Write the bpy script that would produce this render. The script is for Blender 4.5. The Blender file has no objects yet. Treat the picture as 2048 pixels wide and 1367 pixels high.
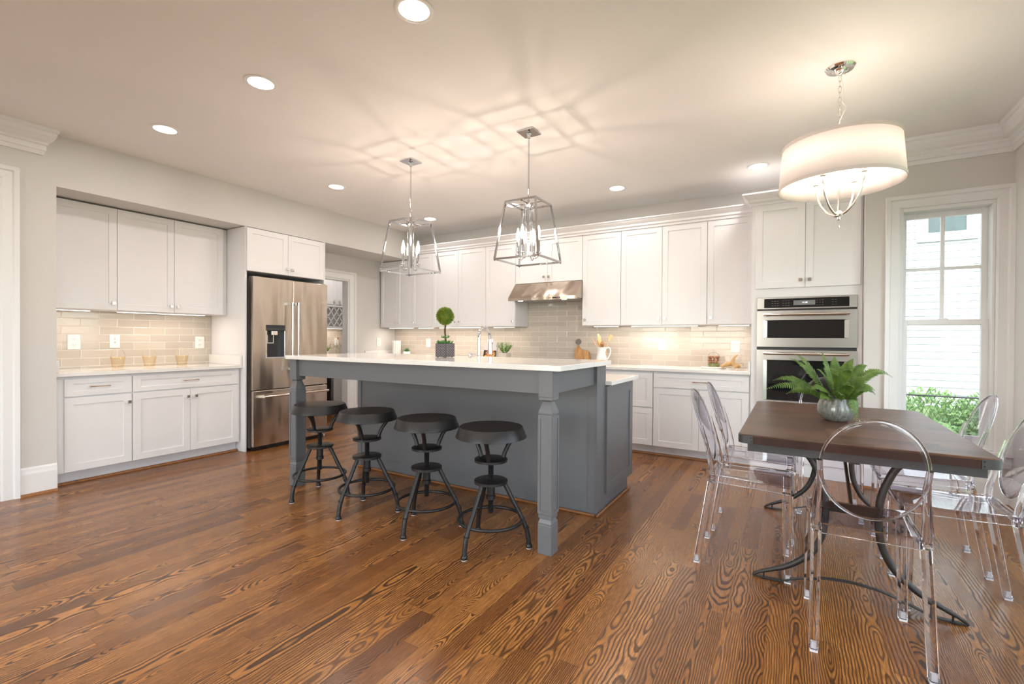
import bpy, bmesh, math, random
from mathutils import Vector, Matrix
random.seed(7)
S = bpy.context.scene
COL = S.collection
PI = math.pi
# ------------------------------------------------------------------ camera
cam_d = bpy.data.cameras.new('camera'); cam = bpy.data.objects.new('camera', cam_d); COL.objects.link(cam)
cam_d.sensor_width = 36.0; cam_d.lens = 932.509*36/2048
cam_d.clip_start = 0.05; cam_d.clip_end = 200
_R = Vector((0.85691274, 0.51542686, 0.00597631)); _U = Vector((-0.009195, 0.00369266, 0.99995091)); _F = Vector((-0.51537949, 0.85692562, -0.00790364))
_m = Matrix((_R, _U, -_F)).transposed().to_4x4(); _m.translation = (0, 0, 1.21691)
cam.matrix_world = _m
S.camera = cam
# ------------------------------------------------------------------ sky, sun, exposure
W = bpy.data.worlds.new('sky'); S.world = W; W.use_nodes = True
_nt = W.node_tree; _bg = _nt.nodes['Background']
_sky = _nt.nodes.new('ShaderNodeTexSky'); _sky.sky_type = 'NISHITA'; _sky.sun_disc = False
_sky.sun_elevation = math.radians(50); _sky.sun_rotation = math.radians(200)
_hs = _nt.nodes.new('ShaderNodeHueSaturation'); _hs.inputs['Saturation'].default_value = .4      # hazy bright sky
_nt.links.new(_sky.outputs[0], _hs.inputs['Color']); _nt.links.new(_hs.outputs[0], _bg.inputs[0]); _bg.inputs[1].default_value = 0.62
sun_d = bpy.data.lights.new('sun', 'SUN'); sun = bpy.data.objects.new('sun', sun_d); COL.objects.link(sun)
sun_d.energy = 0.9; sun_d.angle = math.radians(1.0); sun_d.color = (1, .96, .9)
sun.rotation_euler = (math.radians(28), 0, math.radians(-18))
S.view_settings.view_transform = 'Standard'; S.view_settings.look = 'None'
S.view_settings.gamma = 1.0; S.view_settings.use_curve_mapping = False
S.view_settings.exposure = 1.27
S.cycles.transparent_max_bounces = 32
S.cycles.max_bounces = 12; S.cycles.diffuse_bounces = 6; S.cycles.glossy_bounces = 6
S.cycles.sample_clamp_indirect = 6.0
LAMP_RECESSED = 2.5; LAMP_CANDLE = 1.8; LAMP_SHADE = .78; LAMP_STRIP = 1.2        # watts
# the openings guide the sampling of daylight
for _n, _x, _y, _z, _w, _h, _r in (('a', 1.56, -1.3, 1.275, 2.05, 2.2, (PI/2, 0, PI/2)), ('a', 1.56, 1.2, 1.275, 2.05, 1.4, (PI/2, 0, PI/2)), ('b', 1.56, 3.2, 1.275, 2.05, 1.8, (PI/2, 0, PI/2)), ('c', 1.01, 4.98, 1.335, .55, 1.87, (-PI/2, 0, 0)), ('d', -3.85, -4.17, 1.325, 1.7, 2.15, (PI/2, 0, 0)), ('e', -1.95, -4.17, 1.325, 1.7, 2.15, (PI/2, 0, 0))):
    pd_ = bpy.data.lights.new('daylight_opening', 'AREA'); pd_.shape = 'RECTANGLE'; pd_.cycles.is_portal = True
    po_ = bpy.data.objects.new('daylight_opening', pd_); COL.objects.link(po_); po_.location = (_x, _y, _z)
    if _n in 'ab': pd_.size = _h; pd_.size_y = _w
    else: pd_.size = _w; pd_.size_y = _h
    po_.rotation_euler = _r

# ------------------------------------------------------------------ material helpers
class N:
    def __init__(s, name):
        s.m = bpy.data.materials.new(name); s.m.use_nodes = True
        s.nt = s.m.node_tree; s.p = s.nt.nodes['Principled BSDF']; s.out = s.nt.nodes['Material Output']
    def new(s, t): return s.nt.nodes.new(t)
    def put(s, sock, v):
        if v is None: return
        if isinstance(v, bpy.types.NodeSocket): s.nt.links.new(v, sock)
        else: sock.default_value = v
    def math(s, op, a, b=None, c=None, clamp=False):
        n = s.new('ShaderNodeMath'); n.operation = op; n.use_clamp = clamp
        s.put(n.inputs[0], a); s.put(n.inputs[1], b); s.put(n.inputs[2], c); return n.outputs[0]
    def comb(s, x=0., y=0., z=0.):
        n = s.new('ShaderNodeCombineXYZ'); s.put(n.inputs[0], x); s.put(n.inputs[1], y); s.put(n.inputs[2], z); return n.outputs[0]
    def pos(s):
        t = s.new('ShaderNodeTexCoord'); q = s.new('ShaderNodeSeparateXYZ'); s.nt.links.new(t.outputs['Object'], q.inputs[0])
        return t.outputs['Object'], q.outputs[0], q.outputs[1], q.outputs[2]
    def noise(s, vec, scale=5., detail=2., rough=.5, dist=0.):
        n = s.new('ShaderNodeTexNoise'); s.put(n.inputs['Vector'], vec); n.inputs['Scale'].default_value = scale
        n.inputs['Detail'].default_value = detail; n.inputs['Roughness'].default_value = rough; n.inputs['Distortion'].default_value = dist
        return n.outputs[0]
    def white(s, vec):
        n = s.new('ShaderNodeTexWhiteNoise'); n.noise_dimensions = '3D'; s.put(n.inputs[0], vec)
        q = s.new('ShaderNodeSeparateColor'); s.nt.links.new(n.outputs[1], q.inputs[0]); return q.outputs[0], q.outputs[1], q.outputs[2]
    def ramp(s, fac, stops):
        n = s.new('ShaderNodeValToRGB'); s.put(n.inputs[0], fac); e = n.color_ramp.elements
        while len(e) < len(stops): e.new(.5)
        for i, (p, c) in enumerate(stops): e[i].position = p; e[i].color = (*c, 1) if len(c) == 3 else c
        return n.outputs[0]
    def mix(s, fac, a, b, mode='MIX'):
        n = s.new('ShaderNodeMix'); n.data_type = 'RGBA'; n.blend_type = mode
        s.put(n.inputs[0], fac)
        for i, v in ((6, a), (7, b)):
            if isinstance(v, tuple) and len(v) == 3: v = (*v, 1)
            s.put(n.inputs[i], v)
        return n.outputs[2]
    def bump(s, h, strength=.3, dist=.002):
        n = s.new('ShaderNodeBump'); s.put(n.inputs['Height'], h); n.inputs['Strength'].default_value = strength; n.inputs['Distance'].default_value = dist
        s.nt.links.new(n.outputs[0], s.p.inputs['Normal'])
    def set(s, **k):
        for kk, v in k.items():
            kk = {'color': 'Base Color', 'rough': 'Roughness', 'metal': 'Metallic', 'spec': 'Specular IOR Level', 'coat': 'Coat Weight', 'coatr': 'Coat Roughness', 'aniso': 'Anisotropic', 'ior': 'IOR', 'trans': 'Transmission Weight', 'emit': 'Emission Color', 'es': 'Emission Strength', 'sheen': 'Sheen Weight'}[kk]
            if isinstance(v, tuple) and len(v) == 3: v = (*v, 1)
            s.put(s.p.inputs[kk], v)
        return s.m

def plain(name, c, rough=.5, vary=.03, scale=8., bump=0., **k):
    """painted / plain surface with a faint procedural unevenness"""
    n = N(name); o, x, y, z = n.pos()
    f = n.noise(o, scale, 3.)
    a = tuple(max(0, v*(1-vary)) for v in c); b = tuple(min(1, v*(1+vary)) for v in c)
    n.set(color=n.mix(f, a, b), rough=rough, **k)
    if bump: n.bump(n.noise(o, scale*20, 2.), bump, .001)
    return n.m

def emitter(name, c, s):
    n = N(name); e = n.new('ShaderNodeEmission'); e.inputs[0].default_value = (*c, 1); e.inputs[1].default_value = s
    n.nt.links.new(e.outputs[0], n.out.inputs[0]); n.m.cycles.emission_sampling = 'NONE'; return n.m

def glow(name, c, s):
    n = N(name); e = n.new('ShaderNodeEmission'); e.inputs[0].default_value = (*c, 1); e.inputs[1].default_value = s
    t = n.new('ShaderNodeBsdfTransparent'); t.inputs[0].default_value = (.95, .95, .95, 1); a = n.new('ShaderNodeAddShader')
    n.nt.links.new(e.outputs[0], a.inputs[0]); n.nt.links.new(t.outputs[0], a.inputs[1]); n.nt.links.new(a.outputs[0], n.out.inputs[0]); n.m.cycles.emission_sampling = 'NONE'; return n.m
def lamp(kind, parent, loc, watts, c, **k):
    L = bpy.data.lights.new(kind.lower()+'_lamp', kind); L.energy = watts; L.color = c
    for a, v in k.items(): setattr(L, a, v)
    o = bpy.data.objects.new('lamp', L); COL.objects.link(o); o.location = loc; o.parent = parent; return o

def clear(name, tint, edge, gloss=1.0, rough=.0, blend=.35):
    """thin clear plastic / glass: see-through with a fresnel sheen, denser tint at grazing edges"""
    n = N(name); t = n.new('ShaderNodeBsdfTransparent'); g = n.new('ShaderNodeBsdfGlossy'); g.inputs['Roughness'].default_value = rough
    lw = n.new('ShaderNodeLayerWeight'); lw.inputs[0].default_value = blend
    n.nt.links.new(n.mix(lw.outputs['Facing'], tint, edge), t.inputs[0])
    f = n.new('ShaderNodeFresnel'); f.inputs[0].default_value = 1.48
    m = n.new('ShaderNodeMixShader'); geo = n.new('ShaderNodeNewGeometry')
    n.put(m.inputs[0], n.math('MULTIPLY', n.math('MULTIPLY', f.outputs[0], gloss), n.math('SUBTRACT', 1., geo.outputs['Backfacing']), clamp=True))
    n.nt.links.new(t.outputs[0], m.inputs[1]); n.nt.links.new(g.outputs[0], m.inputs[2]); n.nt.links.new(m.outputs[0], n.out.inputs[0]); return n.m

def wood_floor():
    n = N('oak_floor'); o, x, y, z = n.pos(); M = n.math; w = .083
    xs = M('DIVIDE', x, w); i = M('FLOOR', xs); u = M('SUBTRACT', xs, i)
    r0, r0b, _ = n.white(n.comb(i, 3.1, 0.))
    L = M('ADD', .75, M('MULTIPLY', r0b, .6))
    ys = M('DIVIDE', M('ADD', y, M('MULTIPLY', r0, 9.)), L); j = M('FLOOR', ys); v = M('SUBTRACT', ys, j)
    a, b, c = n.white(n.comb(i, j, 1.7)); d, e, g = n.white(n.comb(i, j, 9.2))
    seed = M('MULTIPLY', a, 37.)
    # distance from the heart of the log decides the growth rings a plain-sawn board shows
    up = M('MULTIPLY', M('ADD', M('SUBTRACT', u, .5), M('MULTIPLY', M('SUBTRACT', b, .5), 1.5)), w)
    lo = M('SUBTRACT', n.noise(n.comb(seed, M('MULTIPLY', y, 1.), b), 1.9, 2., .55), .5)
    hi = M('SUBTRACT', n.noise(n.comb(M('MULTIPLY', x, 26.), M('MULTIPLY', y, 13.), seed), 1., 3., .6), .5)
    dep = M('ADD', M('MULTIPLY', lo, M('ADD', .09, M('MULTIPLY', g, .20))), M('MULTIPLY', M('SUBTRACT', c, .35), .05))
    rr = M('SQRT', M('ADD', M('MULTIPLY', up, up), M('MULTIPLY', dep, dep)))
    ph = M('ADD', M('MULTIPLY', rr, M('ADD', 60., M('MULTIPLY', d, 110.))), M('MULTIPLY', hi, M('ADD', .25, M('MULTIPLY', a, 1.))))
    fr = M('FRACT', ph)
    ring = n.ramp(fr, [(0., (0, 0, 0)), (.40, (.05,)*3), (.62, (.9,)*3), (.86, (1, 1, 1)), (1., (0, 0, 0))])
    pores = n.noise(n.comb(M('MULTIPLY', x, 420.), M('MULTIPLY', y, 16.), seed), 1., 2., .6)
    tone = n.mix(e, (.60, .265, .074), (.33, .130, .037))
    tone = n.mix(M('GREATER_THAN', g, .96), tone, (.25, .105, .040))
    tone = n.mix(n.ramp(pores, [(.42, (0, 0, 0)), (.62, (1, 1, 1))]), n.mix(.55, tone, (.07, .025, .01)), tone)
    k = M('MULTIPLY', M('MULTIPLY', ring, M('ADD', .72, M('MULTIPLY', pores, .4))), M('ADD', .80, M('MULTIPLY', c, .3)), clamp=True)
    col = n.mix(k, tone, n.mix(.08, (.022, .009, .005), tone))
    eu = M('LESS_THAN', M('MINIMUM', u, M('SUBTRACT', 1., u)), .008)
    ev = M('LESS_THAN', M('MULTIPLY', M('MINIMUM', v, M('SUBTRACT', 1., v)), L), .0012)
    col = n.mix(M('MULTIPLY', M('MAXIMUM', eu, ev), .6), col, (.03, .012, .006))
    n.set(color=col, rough=M('ADD', .21, M('MULTIPLY', ring, .12)), spec=.45)
    n.bump(M('SUBTRACT', 1., M('MAXIMUM', M('MULTIPLY', ring, .5), M('MAXIMUM', eu, ev))), .12, .0006)
    return n.m

def table_wood(name, c1, c2, c3, w=.075, rough=.28, coat=0.):
    n = N(name); o, x, y, z = n.pos(); M = n.math
    ys = M('DIVIDE', y, w); i = M('FLOOR', ys); u = M('SUBTRACT', ys, i)
    r0, _, _ = n.white(n.comb(i, 5., 0.)); xs = M('DIVIDE', M('ADD', x, M('MULTIPLY', r0, 3.)), .42); j = M('FLOOR', xs); v = M('SUBTRACT', xs, j)
    a, b, c = n.white(n.comb(i, j, 2.))
    g = n.noise(n.comb(M('ADD', M('MULTIPLY', x, 4.), M('MULTIPLY', a, 20.)), M('MULTIPLY', y, 60.), z), 1., 4., .6, .6)
    col = n.mix(a, c1, c2); col = n.mix(M('MULTIPLY', n.ramp(g, [(.4, (0, 0, 0)), (.68, (1, 1, 1))]), .6), col, c3)
    n.set(color=col, rough=rough, coat=coat, coatr=.2, spec=.32); n.bump(g, .06, .001); return n.m

def tile(name, ax, w, h, z0, u0):
    n = N(name); o, x, y, z = n.pos(); M = n.math
    h0 = x if ax == 'x' else y
    zs = M('DIVIDE', M('SUBTRACT', z, z0), h); r = M('FLOOR', zs); fv = M('SUBTRACT', zs, r)
    us = M('ADD', M('DIVIDE', M('SUBTRACT', h0, u0), w), M('MULTIPLY', M('MODULO', M('ABSOLUTE', r), 2.), .5)); c = M('FLOOR', us); fu = M('SUBTRACT', us, c)
    a, b, cc = n.white(n.comb(r, c, 4.))
    du = M('MULTIPLY', M('MINIMUM', fu, M('SUBTRACT', 1., fu)), w); dv = M('MULTIPLY', M('MINIMUM', fv, M('SUBTRACT', 1., fv)), h)
    edge = M('MINIMUM', du, dv); gr = M('LESS_THAN', edge, .0016)
    cl = n.noise(n.comb(M('ADD', M('MULTIPLY', h0, 7.), M('MULTIPLY', a, 9.)), M('MULTIPLY', z, 14.), b), 1., 3.)
    col = n.mix(a, (.47, .415, .355), (.56, .50, .435)); col = n.mix(M('MULTIPLY', cl, .35), col, (.60, .56, .50))
    col = n.mix(gr, col, (.74, .71, .66))
    wav = n.noise(n.comb(M('ADD', M('MULTIPLY', h0, 16.), M('MULTIPLY', a, 30.)), M('MULTIPLY', z, 30.), M('MULTIPLY', b, 20.)), 1., 2.)
    hgt = M('ADD', M('MULTIPLY', M('MINIMUM', edge, .006), 130.), M('MULTIPLY', wav, .55))
    n.set(color=col, rough=M('ADD', .1, M('MULTIPLY', gr, .6)), spec=.55); n.bump(hgt, .5, .002); return n.m

def quartz():
    n = N('white_quartz'); o, x, y, z = n.pos(); M = n.math
    a = n.noise(o, 2.2, 6., .65, 1.6); v = M('ABSOLUTE', M('SUBTRACT', a, .5))
    vein = n.ramp(v, [(0., (1, 1, 1)), (.012, (0, 0, 0))]); msk = n.ramp(n.noise(o, 3., 1.), [(.5, (0, 0, 0)), (.7, (1, 1, 1))])
    n.set(color=n.mix(M('MULTIPLY', M('MULTIPLY', vein, msk), .5), (.80, .785, .765), (.48, .45, .42)), rough=.08, spec=.5); return n.m

def steel(name, a, b_, wave=0.):
    n = N(name); o, x, y, z = n.pos()
    f = n.noise(n.comb(n.math('MULTIPLY', x, 4.), n.math('MULTIPLY', y, 4.), n.math('MULTIPLY', z, 700.)), 1., 2.)
    n.set(color=n.mix(f, a, b_), metal=1., rough=n.math('ADD', .20, n.math('MULTIPLY', f, .07)))
    if wave: n.bump(n.noise(n.comb(n.math('MULTIPLY', x, 5.), n.math('MULTIPLY', y, 5.), n.math('MULTIPLY', z, 1.1)), 1., 1.), 1., wave)
    return n.m

def chrome(name='chrome', c=(.66, .67, .70), r=.06):
    n = N(name); o, x, y, z = n.pos(); n.set(color=n.mix(n.noise(o, 30.), c, tuple(v*.96 for v in c)), metal=1., rough=r); return n.m

M = {}
M['floor'] = wood_floor()
M['wall'] = plain('greige_paint', (.63, .62, .60), .7, .015, 3., bump=.03)
M['ceiling'] = plain('ceiling_paint', (.83, .813, .80), .8, .01, 2., bump=.03)
M['trim'] = plain('white_trim_paint', (.78, .783, .79), .38, .01)
M['cab'] = plain('white_cabinet_lacquer', (.77, .768, .785), .36, .008)
M['gap'] = plain('dark_recess', (.03, .03, .033), .8)
M['island'] = plain('slate_grey_lacquer', (.140, .146, .157), .38, .02, 6.)
M['quartz'] = quartz()
M['steel'] = steel('brushed_steel', (.43, .41, .395), (.51, .49, .47)); M['steel_refl'] = steel('brushed_steel_warm_reflection', (.52, .44, .365), (.60, .51, .43), .035); M['chrome'] = chrome(); M['nickel'] = chrome('polished_nickel', (.83, .80, .76), .1)  # second steel: warm reflection of the room put into its colour
M['black'] = plain('black_gloss_glass', (.008, .008, .009), .05, .02, spec=.6)
M['blackp'] = plain('black_plastic', (.018, .018, .02), .35, .05)
M['grey'] = plain('grey_plastic', (.16, .16, .17), .4, .05)
M['tile_l'] = tile('glazed_tile_side', 'y', .268, .0735, .9375, 1.77)
M['tile_b'] = tile('glazed_tile_back', 'x', .274, .0667, .9075, -2.625)
M['shoe'] = table_wood('oak_shoe_mould', (.32, .14, .05), (.27, .11, .04), (.13, .05, .02), 9.)
M['ttop'] = table_wood('walnut_stain_staves', (.150, .072, .038), (.070, .033, .019), (.028, .013, .008), .085, .38)
M['tedge'] = table_wood('walnut_stain_edge', (.062, .027, .020), (.042, .019, .015), (.02, .01, .01), .5, .35)
M['iron'] = plain('blackened_iron', (.035, .034, .035), .38, .3, 14., bump=.08, metal=.6)
M['tiron'] = plain('table_iron', (.05, .047, .045), .45, .15, 14., metal=.6)
M['tapron'] = plain('grey_painted_iron', (.06, .06, .062), .5, .1, 14., metal=.2)
M['acryl'] = clear('clear_acrylic', (.975, .965, .98), (.80, .78, .85), 1.3, .0, .35)
n_ = N('clear_acrylic_solid'); o_, x_, y_, z_ = n_.pos()
M['acrylt'] = n_.set(color=n_.mix(n_.noise(o_, 6.), (.97, .955, .975), (.95, .94, .965)), rough=.0, trans=1., ior=1.36, spec=.6)
M['pad'] = plain('clear_white_foot_pad', (.78, .77, .79), .25)
M['glass'] = clear('window_glass', (.97, .985, .98), (.85, .9, .88), 1.)
M['gw'] = clear('table_glass', (.985, .988, .985), (.8, .82, .8), 1.2)
M['gg'] = clear('gold_tinted_glass', (.996, .975, .925), (.95, .86, .70), 1.0)
M['white'] = plain('white_plastic', (.82, .81, .79), .3, .01)
M['ceramic'] = plain('white_glazed_ceramic', (.80, .79, .77), .15, .02)
M['bulb'] = glow('candle_bulb_glow', (1., .86, .68), 9.)
M['bulb2'] = glow('shade_bulb_glow', (1., .86, .68), 9.)
M['lens'] = emitter('downlight_glow', (1., .95, .88), 4.)
M['led'] = emitter('led_strip_glow', (1., .92, .8), 3.)
M['hoodled'] = emitter('hood_lamp_glow', (.9, .97, 1.), 6.)
M['disp'] = emitter('clock_digits_glow', (.75, .85, 1.), 1.6)
M['shut'] = plain('clay_terracotta', (.5, .3, .2), .6)

# ------------------------------------------------------------------ mesh helpers
class MB:
    def __init__(s): s.b = bmesh.new(); s.sm = False
    def faces(s, vs, fs):
        v = [s.b.verts.new(p) for p in vs]
        for f in fs:
            try: s.b.faces.new([v[i] for i in f])
            except ValueError: pass
        return s
    def box(s, x0, x1, y0, y1, z0, z1):
        return s.faces([(x0,y0,z0),(x1,y0,z0),(x1,y1,z0),(x0,y1,z0),(x0,y0,z1),(x1,y0,z1),(x1,y1,z1),(x0,y1,z1)],
                       [(0,3,2,1),(4,5,6,7),(0,1,5,4),(1,2,6,5),(2,3,7,6),(3,0,4,7)])
    def loft(s, rings, cap=True, closed=True):
        """rings: lists of equal-length points"""
        vs = [[s.b.verts.new(p) for p in r] for r in rings]; n = len(vs[0])
        for a, b in zip(vs, vs[1:]):
            for i in range(n if closed else n-1):
                j = (i+1) % n
                try: s.b.faces.new((a[i], a[j], b[j], b[i]))
                except ValueError: pass
        if cap and closed:
            for r in (list(reversed(vs[0])), vs[-1]):
                try: s.b.faces.new(r)
                except ValueError: pass
        return s
    def lathe(s, prof, c=(0, 0, 0), seg=32, cap=True):
        return s.loft([[(c[0]+r*math.cos(2*PI*i/seg), c[1]+r*math.sin(2*PI*i/seg), c[2]+z) for i in range(seg)] for r, z in prof], cap)
    def tube(s, path, r, seg=10, closed=False, cap=True, flat=1.0):
        P = [Vector(p) for p in path]; n = len(P); rings = []; up = None
        for k in range(n):
            if closed: t = P[(k+1) % n]-P[k-1]
            else: t = P[min(k+1, n-1)]-P[max(k-1, 0)]
            t.normalize()
            if up is None:
                up = Vector((0, 0, 1)) if abs(t.z) < .9 else Vector((1, 0, 0))
            a = t.cross(up)
            if a.length < 1e-6: a = t.orthogonal()
            a.normalize(); b = a.cross(t).normalized(); up = b
            rk = r[k] if isinstance(r, (list, tuple)) else r
            rings.append([P[k]+a*rk*math.cos(2*PI*i/seg)+b*rk*flat*math.sin(2*PI*i/seg) for i in range(seg)])
        if closed: rings.append(rings[0])
        if closed:
            vs = [[s.b.verts.new(p) for p in q] for q in rings[:-1]]; vs.append(vs[0])
            for a, b in zip(vs, vs[1:]):
                for i in range(seg): s.b.faces.new((a[i], a[(i+1) % seg], b[(i+1) % seg], b[i]))
            return s
        return s.loft(rings, cap)
    def bar(s, p0, p1, w, h=None, up=(0, 0, 1)):
        h = h or w; p0, p1 = Vector(p0), Vector(p1); t = (p1-p0).normalized(); u = Vector(up)
        if abs(t.dot(u)) > .95: u = Vector((1, 0, 0))
        a = t.cross(u).normalized(); b = a.cross(t)
        q = lambda p: [p+a*w/2+b*h/2, p-a*w/2+b*h/2, p-a*w/2-b*h/2, p+a*w/2-b*h/2]
        return s.loft([q(p0), q(p1)])
    def prism(s, poly, f):
        """poly 2D -> f(u,v,0/1) gives the 3D point of either cap"""
        return s.loft([[f(u, v, 0) for u, v in poly], [f(u, v, 1) for u, v in poly]])
    def ball(s, c, r, seg=16, sx=1, sy=1, sz=1):
        k = seg//2
        return s.loft([[(c[0]+sx*r*max(.02, math.sin(PI*j/k))*math.cos(2*PI*i/seg), c[1]+sy*r*max(.02, math.sin(PI*j/k))*math.sin(2*PI*i/seg), c[2]-sz*r*math.cos(PI*j/k)) for i in range(seg)] for j in range(k+1)])
    def shaker(s, x0, x1, z0, z1, th=.02, fw=.058, rec=.007):
        """framed door or drawer front in the xz plane, face at y=0, back at y=th"""
        a = [(x0,z0),(x1,z0),(x1,z1),(x0,z1)]; f = min(fw, (z1-z0)*.28)
        i = [(x0+fw,z0+f),(x1-fw,z0+f),(x1-fw,z1-f),(x0+fw,z1-f)]; e = .0015
        j = [(x0+fw+e,z0+f+e),(x1-fw-e,z0+f+e),(x1-fw-e,z1-f-e),(x0+fw+e,z1-f-e)]
        return s.loft([[(u, th, v) for u, v in a], [(u, .0015, v) for u, v in a],
                       [(u+(.0015 if u == x0 else -.0015), 0, v+(.0015 if v == z0 else -.0015)) for u, v in a],
                       [(u, 0, v) for u, v in i], [(u, rec, v) for u, v in j]])
    def build(s, name, mat, parent=None, world=False, smooth=None, bevel=0., seg=2, label=None, shift=None):
        me = bpy.data.meshes.new(name)
        bmesh.ops.recalc_face_normals(s.b, faces=s.b.faces)
        if world and parent is not None:
            o_ = parent
            while o_.parent: o_ = o_.parent
            bmesh.ops.translate(s.b, verts=s.b.verts, vec=-o_.location)
        if shift: bmesh.ops.translate(s.b, verts=s.b.verts, vec=Vector(shift))
        s.b.to_mesh(me); s.b.free()
        o = bpy.data.objects.new(name, me); COL.objects.link(o)
        me.materials.append(M[mat] if isinstance(mat, str) else mat)
        if smooth is not None:
            for p in me.polygons: p.use_smooth = True
            me.set_sharp_from_angle(angle=math.radians(smooth))
        if bevel:
            b = o.modifiers.new('edges', 'BEVEL'); b.width = bevel; b.segments = seg; b.limit_method = 'ANGLE'; b.angle_limit = math.radians(40)
            b.harden_normals = False
        if parent is not None: o.parent = parent
        if label: o['label'] = label
        return o

def tag(o, label, cat, group=None, kind=None):
    if label: o['label'] = label
    if cat: o['category'] = cat
    if group: o['group'] = group
    if kind: o['kind'] = kind
    return o
def thing(name, label, cat, loc=(0, 0, 0), rz=0., group=None):
    o = bpy.data.objects.new(name, None); COL.objects.link(o); o.empty_display_size = .1
    o.location = loc; o.rotation_euler = (0, 0, rz); return tag(o, label, cat, group)
def structure(o): o['kind'] = 'structure'; return o
KIDS = {}
def copy_tree(o, parent=None):
    c = o.copy(); COL.objects.link(c)
    if parent is not None: c.parent = parent
    for ch in list(o.children): copy_tree(ch, c)
    return c
def arc(c, r, a0, a1, n, f):
    return [f(c[0]+r*math.cos(a0+(a1-a0)*i/n), c[1]+r*math.sin(a0+(a1-a0)*i/n)) for i in range(n+1)]
def bez(p, q, r, n):
    p, q, r = Vector(p), Vector(q), Vector(r)
    return [p*(1-t)**2+q*2*t*(1-t)+r*t*t for t in [i/n for i in range(n+1)]]
def spline(pts, n=6):
    """catmull-rom through the points"""
    P = [Vector(p) for p in pts]; P = [P[0]*2-P[1]]+P+[P[-1]*2-P[-2]]; out = []
    for i in range(1, len(P)-2):
        for k in range(n):
            t = k/n; a, b, c, d = P[i-1:i+3]
            out.append(.5*((2*b)+(c-a)*t+(2*a-5*b+4*c-d)*t*t+(-a+3*b-3*c+d)*t**3))
    return out+[P[-2]]

# ------------------------------------------------------------------ room shell
CEIL = 2.79; XL = -4.962; XN = -5.624; XR2 = -5.54; XR = 1.381; YB = 5.517; YW = 4.81; YREAR = -4.0; SOF = 2.387
structure(MB().box(-8.2, 1.6, YREAR-.1, 5.7, -.1, 0).build('floor', 'floor'))
structure(MB().box(-8.2, 1.6, YREAR-.1, 5.7, CEIL, CEIL+.1).build('ceiling', 'ceiling'))
b = MB()
b.box(-5.10, XL, YREAR, .10, 0, CEIL); b.box(-5.10, XL, .10, .99, 2.36, CEIL); b.box(-5.75, XL, .99, 1.297, 0, CEIL)
structure(b.build('wall_left', 'wall'))
structure(MB().box(-5.75, XL, 1.297, YB, SOF, CEIL).build('wall_bulkhead', 'wall'))         # over niche, refrigerator and pantry passage
b = MB(); b.box(-5.75, XN, 1.297, 2.757, 0, SOF); b.box(-5.75, -5.625, 2.757, 3.72, 0, SOF)
structure(b.build('wall_niche', 'wall')); b = MB()
b.box(-5.66, XR2, 3.72, 3.80, 0, SOF); b.box(-5.66, XR2, 3.80, 4.597, 2.05, SOF); b.box(-5.66, XR2, 4.597, YB, 0, SOF)
structure(b.build('wall_passage', 'wall'))
structure(MB().box(-8.2, .505, YB, YB+.12, 0, CEIL).build('wall_back', 'wall'))
b = MB()                                                                  # the wall that holds the window
b.box(.507, .735, YW, YW+.16, 0, CEIL); b.box(1.285, 1.6, YW, YW+.16, 0, CEIL)
b.box(.735, 1.285, YW, YW+.16, 2.27, CEIL); b.box(.735, 1.285, YW, YW+.16, 0, .40); b.box(.507, .60, YW+.16, YB+.12, 0, CEIL)
structure(b.build('wall_window', 'wall'))
b = MB(); WY = [(-2.4, -.2), (.5, 1.9), (2.3, 4.1)]  # first opening is added out of view to light the left cabinets
b.box(XR, XR+.16, YREAR, WY[0][0], 0, CEIL); b.box(XR, XR+.16, WY[0][1], WY[1][0], 0, CEIL); b.box(XR, XR+.16, WY[1][1], WY[2][0], 0, CEIL); b.box(XR, XR+.16, WY[2][1], YW, 0, CEIL)
for y0, y1 in WY: b.box(XR, XR+.16, y0, y1, 0, .25); b.box(XR, XR+.16, y0, y1, 2.3, CEIL)
structure(b.build('wall_right', 'wall'))
structure(MB().box(-8.2, 1.6, YREAR-1.1, YREAR-.17, CEIL-.1, CEIL).build('trim_20', 'trim'))                # unseen slab added to keep the sun off the rear windows
RW_ADDED = [(-4.7, -3.0), (-2.8, -1.1)]; b = MB()  # openings added behind the camera to let in more daylight
b.box(-8.2, RW_ADDED[0][0], YREAR-.16, YREAR, 0, CEIL); b.box(RW_ADDED[0][1], RW_ADDED[1][0], YREAR-.16, YREAR, 0, CEIL); b.box(RW_ADDED[1][1], 1.6, YREAR-.16, YREAR, 0, CEIL)
for x0, x1 in RW_ADDED: b.box(x0, x1, YREAR-.16, YREAR, 0, .25); b.box(x0, x1, YREAR-.16, YREAR, 2.4, CEIL)
structure(b.build('wall_rear', 'wall'))
structure(MB().box(-8.2, -8.1, YREAR, YB, 0, CEIL).build('wall_pantry', 'wall'))

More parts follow.
